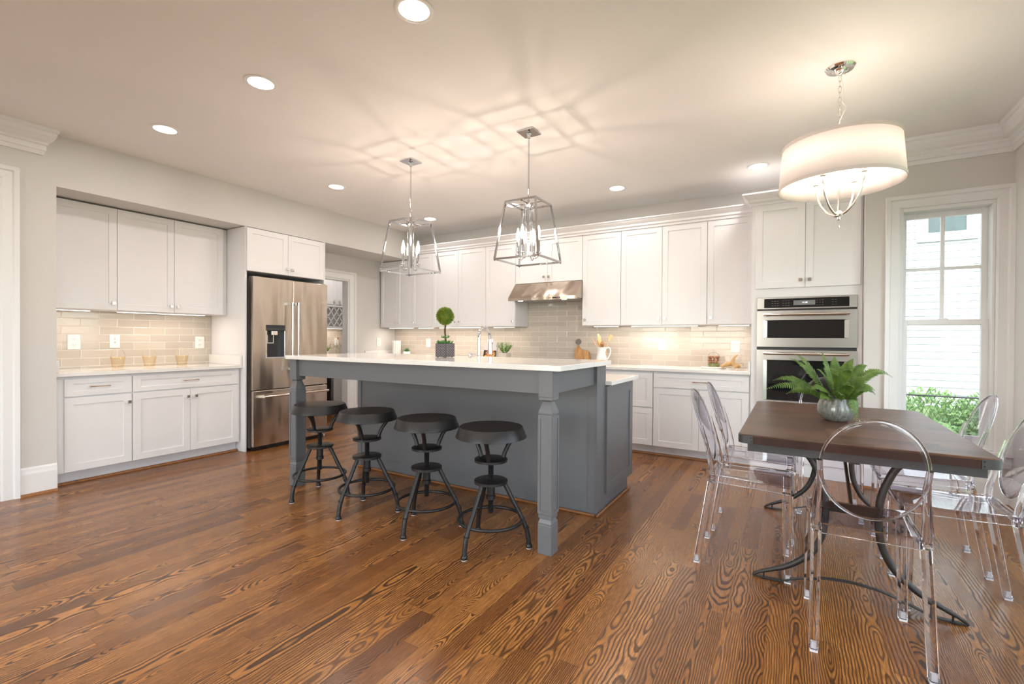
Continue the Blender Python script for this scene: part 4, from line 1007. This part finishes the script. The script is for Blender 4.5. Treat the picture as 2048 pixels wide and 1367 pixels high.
def frond(dx, dy, tw, lift, base=(0, 0), L=.034, n=30, twist=0.):
    tip = RT*dx*px+Vector((0, 0, .125+dy*px))+TW*tw; st = RT*base[0]+TW*base[1]+Vector((0, 0, .11))
    mid = st.lerp(tip, .5); mid.z = max(st.z, tip.z)*.35+mid.z*.65+lift
    P = bez(st, mid, tip, n); q = MB()
    q.tube(P, [.0022*(1-.8*i/n) for i in range(n+1)], 5)
    hz = (tip-st); hz.z = 0; hz = hz.normalized() if hz.length > .02 else TW
    for i in range(3, n+1):
        T = (P[min(i+1, n)]-P[i-1]).normalized()
        Nn = (Vector((0, 0, 1))*.55-hz*.35+TW*.55); Nn = (Nn-T*Nn.dot(T)).normalized()
        Sd = T.cross(Nn).normalized()
        if twist: Sd = Matrix.Rotation(twist, 3, T) @ Sd; Nn = Matrix.Rotation(twist, 3, T) @ Nn
        f = i/n; ll = L*(1.0-.0*f)*min(1, .45+f*2.2)*(1 if f < .55 else max(.12, 1-(f-.55)/.47))*random.uniform(.88, 1.08); ww = ll*.135+.0014
        for sg in (-1, 1):
            d = (Sd*sg+T*.38).normalized(); o_ = P[i]; sag = -Nn*ll*random.uniform(.08, .28)
            w_ = T*ww
            pts = [o_-w_*.6, o_+d*ll*.35-w_*1.0+sag*.2, o_+d*ll*.75-w_*.7+sag*.6, o_+d*ll+T*ww*.5+sag, o_+d*ll*.75+w_*.75+sag*.6, o_+d*ll*.35+w_*.95+sag*.2, o_+w_*.6, o_+d*ll*.35+sag*.2+Nn*.0012, o_+d*ll*.75+sag*.6+Nn*.0012]
            q.faces(pts, [(0, 1, 7), (0, 7, 6), (1, 2, 8, 7), (6, 7, 8, 5) if False else (7, 8, 4, 5), (7, 5, 6), (2, 3, 8), (8, 3, 4)])
    q.build('frond', 'fern', t)
for fr in ((-155, 20, .06, .10, (-.05, .02)), (-82, 80, -.06, .06, (-.04, -.02)), (-62, 88, -.10, .05, (-.03, -.03)), (-24, 93, -.03, .04, (-.01, 0)), (24, 84, -.12, .04, (.02, -.03)),
           (100, 45, .04, .16, (.05, .01)), (42, 15, .13, .10, (.04, .04)), (-84, 24, .14, .07, (-.03, .04)), (11, -50, .125, .13, (.03, .06)), (-34, 52, .13, .07, (-.02, .04)),
           (-4, 60, .12, .07, (0, .04)), (52, 62, -.12, .06, (.04, -.03)), (-112, 34, -.08, .10, (-.05, -.02)), (72, 66, -.04, .10, (.05, 0)), (14, 74, .03, .05, (.01, .01)),
           (-50, 60, .05, .05, (-.02, .02)), (34, 44, .10, .06, (.02, .04)), (-60, 4, .12, .06, (-.05, .04)), (60, 20, .06, .09, (.05, .03)), (-30, 14, .16, .05, (-.02, .05)), (-10, 30, .17, .06, (0, .05)), (20, 20, .15, .06, (.02, .05)), (-100, 10, .0, .08, (-.06, .0)), (40, 80, -.03, .05, (.02, -.01))):
    frond(*fr)

def blades(q, c, n, L, w, spread, up_=1.):
    for _ in range(n):
        a = random.uniform(0, 2*PI); s_ = random.uniform(.1, 1)*spread
        d = Vector((math.cos(a)*s_, math.sin(a)*s_, up_)).normalized(); l = L*random.uniform(.6, 1.1); sd = d.cross(Vector((math.sin(a*3), math.cos(a*5), .3))).normalized()*w*random.uniform(.7, 1.2)
        o_ = Vector(c)+Vector((math.cos(a), math.sin(a), 0))*random.uniform(0, .012)
        q.faces([o_-sd*.4, o_+d*l*.5-sd, o_+d*l, o_+d*l*.5+sd, o_+sd*.4], [(0, 1, 2, 3, 4)])
# topiary
t = thing('topiary', 'round ball topiary in a square dark patterned planter on the bar top', 'plant', (-2.314, 2.838, 1.0675))
MB().box(-.053, .053, -.053, .053, .004, .107).box(-.044, -.034, -.044, -.034, 0, .004).box(.034, .044, -.044, -.034, 0, .004).box(.034, .044, .034, .044, 0, .004).box(-.044, -.034, .034, .044, 0, .004).build('planter', plain('dark_planter_clay', (.045, .043, .05), .6, .1, 40.), t, bevel=.002)
pl = t.children[0]
q = MB()
for k in range(4):
    R_ = Matrix.Rotation(k*PI/2, 3, 'Z')
    for i in range(4):
        for j in range(5):
            cx = -.0385+i*.0257; cz_ = .015+j*.0195
            mm = MB().tube([(cx+.0083*math.copysign(abs(math.cos(a))**.55, math.cos(a)), -.0533, cz_+.0072*math.copysign(abs(math.sin(a))**.55, math.sin(a))) for a in [2*PI*u/16 for u in range(16)]], .0011, 4, closed=True)
            if i < 3: mm.box(cx+.0083, cx+.0175, -.0543, -.0531, cz_-.0008, cz_+.0008)
            for v in mm.b.verts: v.co = R_ @ v.co
            me = bpy.data.meshes.new('t'); mm.b.to_mesh(me); q.b.from_mesh(me); mm.b.free(); bpy.data.meshes.remove(me)
q.build('ring_pattern', plain('pale_silver_pattern', (.36, .33, .34), .5), pl, label='pale ring lattice pattern')
MB().tube(spline([(0, 0, .10), (.004, .002, .15), (-.003, 0, .2), (.003, 0, .25), (0, 0, .30)], 6), .0068, 8).tube(spline([(.006, 0, .10), (-.004, .003, .16), (.005, -.003, .21), (-.003, 0, .29)], 6), .0045, 6).build('stem', 'stem', t, smooth=60)
q = MB(); cc = Vector((0, 0, .318)); q.ball(cc, .056, 20)
for i in range(3600):
    d = Vector((random.gauss(0, 1), random.gauss(0, 1), random.gauss(0, 1))).normalized(); r = random.uniform(.045, .065)
    d2 = (d+Vector((random.gauss(0, .45), random.gauss(0, .45), random.gauss(0, .45)))).normalized(); o_ = cc+d*r; l = .014*random.uniform(.6, 1.1); s_ = d2.orthogonal().normalized()*.0016
    q.faces([o_-s_, o_+d2*l*.5-s_*1.1, o_+d2*l, o_+d2*l*.5+s_*1.1, o_+s_], [(0, 1, 2, 3, 4)])
q.build('foliage', 'box', t)
q = MB()
for c in ((-.03, -.03, .104), (.03, -.03, .104), (0, -.035, .106), (.03, .03, .104), (-.03, .03, .104), (0, 0, .105), (.038, 0, .104), (-.038, 0, .104)): blades(q, c, 26, .034, .0026, 1.1)
blades(q, (-.018, -.006, .148), 22, .026, .003, 1.3); blades(q, (.018, .004, .148), 22, .026, .003, 1.3)
q.build('underplanting', 'succ', t, label='small spiky green underplanting')
# succulent
t = thing('potted_succulent', 'small green succulent in a white pot beside the fluted white vase', 'plant', (-5.12, 5.35, .9175))
MB().lathe([(.001, .0005), (.062, .0005), (.064, .004), (.054, .082), (.051, .086), (.048, .080), (.001, .074)], seg=32).build('pot', 'ceramic', t, smooth=40)
q = MB()
for ring, (nn, sp, L) in enumerate(((10, 1.6, .062), (8, .9, .066), (6, .4, .070))):
    for i in range(nn):
        a = 2*PI*i/nn+ring*.4; d = Vector((math.cos(a)*sp, math.sin(a)*sp, 1)).normalized(); sd = Vector((-math.sin(a), math.cos(a), 0))*.0125; up2 = d.cross(sd).normalized()*.005
        o_ = Vector((0, 0, .078)); q.loft([[o_+sd*.5, o_+up2*.5, o_-sd*.5, o_-up2*.5], [o_+d*L*.55+sd, o_+d*L*.55+up2, o_+d*L*.55-sd, o_+d*L*.55-up2], [o_+d*L+sd*.05, o_+d*L+up2*.05, o_+d*L-sd*.05, o_+d*L-up2*.05]])
q.build('leaves', 'succ', t)
# herb
t = thing('potted_herb', 'bushy bright green plant in a square stone pot right of the cookbook', 'plant', (-3.236, 5.2, .9175))
MB().loft([[(-.052, -.052, .0005), (.052, -.052, .0005), (.052, .052, .0005), (-.052, .052, .0005)], [(-.06, -.06, .105), (.06, -.06, .105), (.06, .06, .105), (-.06, .06, .105)]]).build('pot', plain('pale_stone', (.62, .56, .49), .85, .2, 120., bump=.3), t, bevel=.003)
q = MB(); sm = MB()
for i in range(34):
    a = random.uniform(0, 2*PI); s_ = random.uniform(.1, .85); d = Vector((math.cos(a)*s_, math.sin(a)*s_, 1)).normalized(); L = random.uniform(.10, .165)
    o_ = Vector((math.cos(a)*.02, math.sin(a)*.02, .10)); sm.tube([o_, o_+d*L*.5, o_+d*L+Vector((0, 0, -.008*s_))], .0013, 4)
    for k in range(13):
        p = o_+d*L*(.25+.75*k/12); b2 = random.uniform(0, 2*PI); e = Vector((math.cos(b2), math.sin(b2), random.uniform(.0, .7))).normalized(); s2 = e.cross(d).normalized()*.0062; l = .017
        q.faces([p, p+e*l*.4-s2, p+e*l*.8-s2*.8, p+e*l, p+e*l*.8+s2*.8, p+e*l*.4+s2], [(0, 1, 2, 3, 4, 5)])
fo = q.build('foliage', 'herb', t); sm.build('stems', 'herb', fo)

# ------------------------------------------------------------------ back counter things
t = thing('fluted_vase', 'fluted white vase in the left corner of the back counter', 'vase', (-5.345, 5.36, .9175))
q = MB(); n = 48
def fl(r, z): return [((r+(.006 if (i % 4) < 2 else -.007))*math.cos(2*PI*i/n), (r+(.006 if (i % 4) < 2 else -.007))*math.sin(2*PI*i/n), z) for i in range(n)]
q.loft([fl(.060, .001), fl(.060, .125), fl(.060, .250), fl(.050, .250), fl(.046, .05)]); q.build('body', 'ceramic', t)
# cookbook on a stand
t = thing('cookbook', 'cookbook with a food photo cover leaning on the back counter beside the herb', 'book', (-3.49, 5.2, .9175), 0)
def cover():
    n = N('food_photo_cover'); o, x, y, z = n.pos(); Mh = n.math
    v = n.new('ShaderNodeTexVoronoi'); v.inputs['Scale'].default_value = 55.; n.nt.links.new(o, v.inputs[0])
    food = n.ramp(n.noise(o, 38., 4., .7), [(.30, (.05, .02, .01)), (.44, (.45, .12, .04)), (.52, (.75, .42, .25)), (.60, (.30, .33, .06)), (.70, (.85, .65, .30))])
    food = n.mix(.25, food, v.outputs['Color'], 'OVERLAY')
    dx = Mh('MULTIPLY', Mh('ADD', x, -.01), 9.); dz = Mh('MULTIPLY', Mh('SUBTRACT', z, .085), 12.); dd = Mh('SQRT', Mh('ADD', Mh('MULTIPLY', dx, dx), Mh('MULTIPLY', dz, dz)))
    low = n.mix(n.ramp(Mh('ADD', dd, Mh('MULTIPLY', n.noise(o, 40.), .4)), [(.85, (0, 0, 0)), (1.15, (1, 1, 1))]), food, (.03, .022, .02))
    lx = Mh('MULTIPLY', Mh('ADD', x, .062), 40.); lz = Mh('MULTIPLY', Mh('SUBTRACT', z, .045), 40.); ld = Mh('SQRT', Mh('ADD', Mh('MULTIPLY', lx, lx), Mh('MULTIPLY', lz, lz)))
    low = n.mix(Mh('LESS_THAN', ld, 1.), low, (.85, .50, .08))
    hi = n.mix(Mh('GREATER_THAN', n.noise(n.comb(Mh('MULTIPLY', x, 30.), 0., Mh('MULTIPLY', z, 9.)), 1., 2.), .58), (.62, .60, .60), (.10, .11, .20))
    n.set(color=n.mix(Mh('GREATER_THAN', z, .135), low, hi), rough=.25); return n.m
def lean(q, ang=math.radians(-14)):
    R_ = Matrix.Rotation(ang, 3, 'X')
    for v in q.b.verts: v.co = R_ @ v.co+Vector((0, 0, .005))
    return q
o = lean(MB().box(-.10, .10, 0, .003, .005, .245)).build('cover', cover(), t)
lean(MB().box(-.098, .096, .0032, .020, .008, .242)).build('pages', 'white', t)
lean(MB().box(-.10, .10, .0205, .0235, .005, .245)).build('back_cover', 'grey', t)
t2 = thing('book_stand', 'dark metal easel holding the cookbook upright', 'stand', (-3.49, 5.2, .9175))
q = lean(MB().box(-.07, -.062, .025, .031, -.0, .2).box(.062, .07, .025, .031, 0, .2).box(-.07, .07, .025, .031, .15, .158).box(-.07, .07, -.016, .031, -.003, .0035))
q.bar((-.0, .036, .15), (0, .12, .002), .008); q.build('easel', 'tiron', t2)
# cutting board
t = thing('cutting_board', 'animal-shaped olive wood cutting board leaning on the tiles right of the cooktop', 'cutting board', (-2.25, 5.455, .9175))
prof = [(-.10, 0), (-.108, .06), (-.118, .13), (-.112, .165), (-.095, .185), (-.088, .215), (-.066, .215), (-.058, .190), (-.035, .165), (0, .150), (.055, .145), (.078, .125), (.088, .07), (.103, .035), (.103, 0)]
def olive():
    n = N('olive_wood'); o, x, y, z = n.pos(); Mh = n.math
    w = n.noise(n.comb(Mh('MULTIPLY', x, 55.), 0., Mh('MULTIPLY', z, 4.)), 1., 3., .6, .8)
    n.set(color=n.ramp(w, [(.3, (.16, .06, .015)), (.46, (.48, .23, .075)), (.7, (.62, .36, .14))]), rough=.4); return n.m
M['olive'] = olive(); M['lwood'] = plain('light_wood', (.66, .42, .20), .5, .1, 20.); M['mwood'] = plain('medium_wood', (.42, .21, .08), .5, .1, 20.)
q = MB().prism(prof, lambda u, v, k: (u, .018*k+v*.18, v+.003)); q.build('board', 'olive', t, bevel=.003)
dk = MB().lathe([(.001, 0), (.036, 0), (.037, .003), (.036, .012), (.001, .013)], seg=28)
for v in dk.b.verts: v.co = Vector((v.co.x-.075, -.006+v.co.z+(v.co.y+.25)*.18-.002, v.co.y+.262))
dk.build('round_head', plain('grey_leather', (.19, .17, .155), .7, .2, 80.), t, label='round dark grey head end')
# utensil jug
t = thing('utensil_jug', 'white ceramic jug with side handle and small tag right of the cutting board', 'jug', (-1.962, 5.35, .9175))
MB().lathe([(.001, .0005), (.066, .0005), (.070, .004), (.073, .03), (.066, .075), (.056, .12), (.054, .16), (.060, .195), (.063, .2), (.058, .197), (.05, .16), (.052, .12), (.06, .07), (.001, .02)], seg=36).build('body', 'ceramic', t, smooth=50)
MB().tube(spline([(.055, 0, .185), (.09, 0, .195), (.112, 0, .165), (.104, 0, .115), (.08, 0, .07), (.066, 0, .055)], 5), .0075, 10).build('handle', 'ceramic', t, smooth=60)
MB().tube([(.066, -.02, .15), (.074, -.03, .12), (.07, -.045, .09)], .0012, 5).ball((.066, -.026, .145), .009, 10).ball((.069, -.03, .128), .008, 10).ball((.07, -.034, .112), .0075, 10).build('bead_string', 'lwood', t, smooth=60, label='wooden bead string')
MB().box(.02, .064, -.078, -.075, .008, .075).build('tag', 'ceramic', t, label='white paper tag')
def utensil(name, lab, a, b_, head, mat, w=.02, flat=None):
    t_ = thing(name, lab, 'utensil', (-1.962, 5.35, .9175), group='wooden utensils in the white jug'); a, b_ = Vector(a), Vector(b_)
    MB().tube([a, b_], .0048, 8).build('handle', mat, t_, smooth=60)
    d = (b_-a).normalized(); sx = Vector((_R.x, _R.y, 0)); sx = (sx-d*sx.dot(d)).normalized(); nn = sx.cross(d)
    if head:
        q = MB(); q.prism(head, lambda u, v, k: b_+sx*u+d*v+nn*(.004*(k-.5))); q.build('head', mat, t_, bevel=.001)
        if flat:
            for u0 in (-.012, 0, .012): MB().prism([(u0-.003, .018), (u0+.003, .018), (u0+.003, .052), (u0-.003, .052)], lambda u, v, k: b_+sx*u+d*v+nn*(.0052*(k-.5))).build('slot', 'tedge', t_, label='dark slot in the head')
ov = lambda r, L: [(r*math.cos(a)*(1-.25*math.sin(a)*0), L/2+L/2*math.sin(a)) for a in [2*PI*i/18 for i in range(18)]]
utensil('wooden_stick', 'thin wooden stick leaning out of the jug to the left', (.02, 0, .04), (-.125, .0, .315), None, 'lwood')
utensil('wooden_spatula', 'tall pale wooden spatula with a hole, upright in the jug', (.0, .01, .03), (-.028, .012, .23), [(-.008, 0), (.022, .04), (.024, .09), (.0, .135), (-.014, .13), (-.016, .05)], 'lwood')
utensil('wooden_spoon', 'wooden spoon behind the tall spatula in the jug', (.0, .02, .03), (-.045, .03, .22), ov(.020, .075), 'lwood')
utensil('slotted_spoon', 'brown slotted wooden spoon at the front of the jug', (-.01, -.01, .03), (.008, -.02, .185), ov(.027, .085), 'mwood', flat=True)
utensil('wooden_turner', 'flat wooden turner leaning out of the jug to the right', (-.03, 0, .03), (.085, .0, .27), [(-.009, 0), (.009, 0), (.019, .05), (.019, .085), (-.015, .085), (-.017, .05)], 'lwood')
# cloche on a round board, horn
t = thing('serving_board', 'round white marble board under the glass dome on the right counter', 'board', (-.706, 5.28, .9175))
o = MB().lathe([(.001, .0005), (.122, .0005), (.125, .003), (.125, .012), (.122, .015), (.001, .015)], seg=48).build('slab', 'ceramic', t, smooth=40)
t = thing('glass_cloche', 'clear glass dome with knob filled with dried pods on the marble board', 'glass dome', (-.706, 5.285, .9327))
MB().lathe([(.062, .0005), (.062, .09), (.060, .11), (.052, .128), (.038, .142), (.018, .150), (.009, .154), (.008, .165), (.016, .170), (.016, .176), (.003, .180)], seg=40, cap=False).build('dome', 'gw', t, smooth=60)
tag(MB().lathe([(.001, 0), (.055, 0), (.056, .028), (.05, .034), (.001, .034)], seg=24).build('dried_moss', leafmat('moss', (.12, .15, .03), (.30, .30, .12), .0), shift=(-.706, 5.285, .9330)), 'green dried moss lying in the bottom of the glass dome', 'moss', kind='stuff')
M['pod'] = plain('dried_pod', (.30, .12, .055), .8, .5, 60., bump=.5); M['pod2'] = plain('dried_pod_pale', (.44, .22, .10), .8, .5, 60., bump=.5)
pods = []
for i in range(30):
    L_ = i//10; a = (i % 10)/10*2*PI+L_*.31; r = .043 if i % 10 > 2 else .018
    q = MB(); q.ball((0, 0, 0), .0145, 10, 1, .9, 1.1)
    o = q.build('dried_pod', 'pod' if i % 3 else 'pod2', smooth=60); o.location = (-.706+r*math.cos(a), 5.285+r*math.sin(a), .9327+.048+L_*.0255)
    o.rotation_euler = (a, a*2, 0); tag(o, 'dried brown pod among the others heaped inside the glass dome', 'dried pod', 'dried pods in the glass dome')
M['horn'] = plain('carved_pale_wood', (.56, .36, .17), .55, .25, 30., bump=.3)
t = thing('wooden_horn_ornament', 'carved pale wood horn ornament beside the glass dome', 'ornament', (-.53, 5.2, .9175))
MB().tube(spline([(-.085, -.02, .022), (-.045, 0, .045), (.0, .02, .053), (.045, .02, .040), (.078, .01, .022)], 5), [.018+.006*math.sin(PI*i/20) for i in range(21)], 14).build('lying_branch', 'horn', t, smooth=60)
MB().tube(spline([(.055, -.045, .024), (.03, -.035, .05), (.018, -.03, .085), (.032, -.03, .12), (.062, -.03, .147)], 5), [.0215*(1-i/20)**.6+.002 for i in range(21)], 14).build('upright_horn', 'horn', t, smooth=60)

# ------------------------------------------------------------------ pantry behind the doorway
PX = -6.5
t = thing('pantry_cabinet', 'white pantry wall cabinet over a diamond lattice wine rack, seen through the doorway', 'cabinet', (PX, 4.3, 1.372))
q = MB().box(-6.83, PX-.02, 4.2, 5.51, 1.745, 2.60).box(-6.83, -6.80, 4.2, 5.51, 1.372, 1.745).box(-6.80, PX, 4.2, 5.51, 1.372, 1.398).box(-6.80, PX, 4.2, 5.51, 1.72, 1.745)
q.build('body', 'cab', t, True)
for y0, y1, ky in ((4.68, 5.139, 5.085), (5.139, 5.50, 5.19), (4.22, 4.68, 4.28)):
    q = MB().shaker(y0+.002, y1-.002, 1.757, 2.58)
    for v in q.b.verts: v.co = Vector((PX-v.co.y, v.co.x, v.co.z))
    d = q.build('door', 'cab', t, True)
    q = MB().box(PX, PX+.026, ky-.013, ky+.013, 1.805, 1.831); q.build('knob', 'nickel', d, True)
q = MB(); st_ = .11
for k in range(-4, 16):
    for sg in (1, -1):
        pts = []
        y0 = 4.22+k*st_
        p, r = (y0, 1.40), (y0+sg*.22, 1.72)
        ya, yb_ = 4.22, 5.50
        def clipp(p, r):
            (a, b_), (c, d) = p, r; out = []
            for (u, v) in ((a, b_), (c, d)):
                if u < ya or u > yb_:
                    e = ya if u < ya else yb_; 
                    if c == a: return None
                    f = (e-a)/(c-a)
                    if f < 0 or f > 1: return None
                    out.append((e, b_+(d-b_)*f))
                else: out.append((u, v))
            return out
        cl = clipp(p, r)
        if cl and abs(cl[0][0]-cl[1][0]) > .01: q.bar((PX-.012, cl[0][0], cl[0][1]), (PX-.012, cl[1][0], cl[1][1]), .011, .012, up=(1, 0, 0))
q.build('wine_lattice', 'cab', t, True)
cabinet('base_cabinet', 'white pantry base cabinet seen through the doorway', (-6.22, 4.86, 0), RL, .64, .885, .60, [('door', .0, .64, .108, .87, (.05, .78))], toe=.105, group='white base cabinets')
t = thing('beverage_cooler', 'dark glass beverage cooler beside the pantry base cabinet', 'cooler', (-6.2, 4.55, 0))
MB().box(-6.8, -6.235, 4.24, 4.855, .02, .884).build('case', 'blackp', t, True)
q = MB().box(-6.234, -6.20, 4.245, 4.29, .10, .88).box(-6.234, -6.20, 4.81, 4.853, .10, .88).box(-6.234, -6.20, 4.29, 4.81, .10, .14).box(-6.234, -6.20, 4.29, 4.81, .84, .88).build('door_frame', 'steel', t, True)
MB().box(-6.228, -6.21, 4.29, 4.81, .14, .84).build('door_glass', 'black', q, True)
t = thing('countertop', 'white quartz pantry counter behind the doorway', 'countertop', (-6.5, 4.8, .887))
MB().box(-6.83, -6.19, 4.2, 5.51, .887, .917).build('slab', 'quartz', t, True, bevel=.002)
structure(MB().box(-6.95, -6.84, 3.2, YB, 0, CEIL).build('wall_pantry_left', 'wall')); 
structure(MB().box(-6.84, -5.66, 3.2, 3.3, 0, CEIL).build('wall_pantry_front', 'wall'))
tag(MB().box(-6.8394, -6.832, 4.2, 5.51, .918, 1.371).build('backsplash', 'tile_l'), 'grey-beige tile backsplash in the pantry', 'backsplash')
strip(-6.70, -6.66, 4.9, 5.4, 1.372, 'slim glowing strip under the pantry wine rack')
outlet('wall_outlet', 'white wall outlet on the pantry tiles', (-6.832, 5.40, 1.14), 'x', .085, .125)
def goblet():
    t_ = thing('wine_glass', None, 'glass', group='stemmed glasses on the pantry counter')
    MB().lathe([(.034, .0005), (.032, .003), (.006, .006), (.004, .03), (.004, .08), (.012, .09), (.034, .115), (.040, .145), (.036, .19), (.034, .19), (.037, .145), (.03, .116), (.004, .094)], seg=24, cap=False).build('glass', 'gw', t_, smooth=60); return t_
g0 = goblet()
for i, (x, y, lab) in enumerate(((-6.6, 5.135, 'clear stemmed glass on the pantry counter, left of pair'), (-6.58, 5.255, 'clear stemmed glass on the pantry counter in front of the bottle'))):
    o = g0 if i == 0 else copy_tree(g0); o.location = (x, y, .9175); o['label'] = lab
t = thing('bottle', 'clear glass bottle with amber cap on the pantry counter', 'bottle', (-6.68, 5.315, .9175))
MB().lathe([(.001, .001), (.036, .001), (.038, .006), (.038, .15), (.03, .185), (.014, .215), (.013, .27), (.0, .27)], seg=24, cap=False).build('body', 'gw', t, smooth=60)
MB().lathe([(.0145, .262), (.0145, .295), (.001, .296)], seg=16).build('cap', 'mwood', t)
t = thing('potted_herb', 'tiny green sprig in a cup on the pantry counter beside the refrigerator edge', 'plant', (-6.6, 5.03, .9175))
MB().lathe([(.001, .0005), (.03, .0005), (.036, .07), (.032, .068), (.001, .05)], seg=20).build('pot', 'ceramic', t, smooth=40)
q = MB(); blades(q, (0, 0, .06), 40, .09, .006, .9); q.build('foliage', 'herb', t)
# added unseen ceiling lamp that brightens the pantry
o = copy_tree(dl0); o.location = (-5.95, 4.75, CEIL); o['label'] = 'added unseen round ceiling light in the pantry'
for ch in o.children:
    if ch.type == 'LIGHT': ch.data = ch.data.copy(); ch.data.energy *= 1.6

# ------------------------------------------------------------------ outside
structure(MB().box(-20, 30, 5.72, 40, -.6, -.45).box(1.7, 30, -20, 5.72, -.6, -.45).build('ground', plain('lawn', (.10, .17, .05), .9, .3, 3.)))
M['siding'] = plain('white_siding_paint', (.42, .43, .44), .6, .01); M['hedge'] = leafmat('hedge_leaf', (.10, .22, .05), (.30, .42, .16), .3)
t = thing('neighbour_house', 'white clapboard house wall outside the window', 'house', (2.5, 10.0, -.45))
q = MB(); z = -.45; stp = .115; HY = 10.0
while z < 5.5:
    q.loft([[(-6, HY, z), (-6, HY-.022, z), (-6, HY-.004, z+stp), (-6, HY, z+stp)], [(12, HY, z), (12, HY-.022, z), (12, HY-.004, z+stp), (12, HY, z+stp)]]); z += stp
q.box(-6, 12, HY, HY+.2, -.45, 5.6); q.build('siding', 'siding', t, True)
q = MB().box(-7, 13, HY-.6, HY+.3, 5.6, 5.75); q.build('eave', 'siding', t, True)
def housewin(x0, x1, z0, z1):
    f = MB()
    for bx in ((x0-.14, x0, z0-.14, z1+.14), (x1, x1+.14, z0-.14, z1+.14), (x0, x1, z1, z1+.14), (x0, x1, z0-.14, z0)): f.box(bx[0], bx[1], HY-.07, HY-.005, bx[2], bx[3])
    f = f.build('window', 'siding', t, True)
    MB().box(x0, x1, HY-.05, HY-.045, z0, z1).build('pane', plain('dark_window_pane', (.02, .042, .038), .3, .6, 6.), f, True)
housewin(1.863, 2.323, 2.955, 3.9)
t = thing('wire_fence', 'grey chain-link fence in front of the hedge outside', 'fence', (1.6, 6.9, -.45))
MB().tube([(-1, 6.9, .60), (6, 6.9, .60)], .009, 8).build('top_rail', 'tiron', t, True)
q = MB()
for k in range(110):
    x = .2+k*.05
    for sg in (1, -1): q.bar((x, 6.9, -.45), (x+sg*.48, 6.9, .60), .003)
q.build('mesh', 'tiron', t, True)
hc = [(.9, 7.6), (1.5, 7.75), (2.1, 7.6), (2.7, 7.7), (1.2, 6.45), (1.9, 6.4), (2.6, 6.5), (3.3, 7.6)]
for k, (hx, hy) in enumerate(hc):
    q = MB(); q.ball((0, 0, .22), .34, 12, 1, .6, 1.)
    for i in range(1500):
        d = Vector((random.gauss(0, 1), random.gauss(0, 1), random.gauss(0, 1))).normalized(); p = Vector((d.x*.42, d.y*.30, .25+d.z*.46))*random.uniform(.8, 1.1); 
        if hy < 7: p.z -= .22
        e = (d+Vector((random.gauss(0, .6), random.gauss(0, .6), random.gauss(0, .6)))).normalized(); s_ = e.orthogonal().normalized()*.018; l = .07
        q.faces([p-s_*.3, p+e*l*.5-s_, p+e*l, p+e*l*.5+s_, p+s_*.3], [(0, 1, 2, 3, 4)])
    o = q.build('shrub', 'hedge'); o.location = (hx, hy, -.15); tag(o, 'light green leafy shrub outside the window %s' % ('in front of the wire fence' if hy < 7 else 'behind the wire fence'), 'shrub', 'shrubs outside the window, %s' % ('near' if hy < 7 else 'far'))
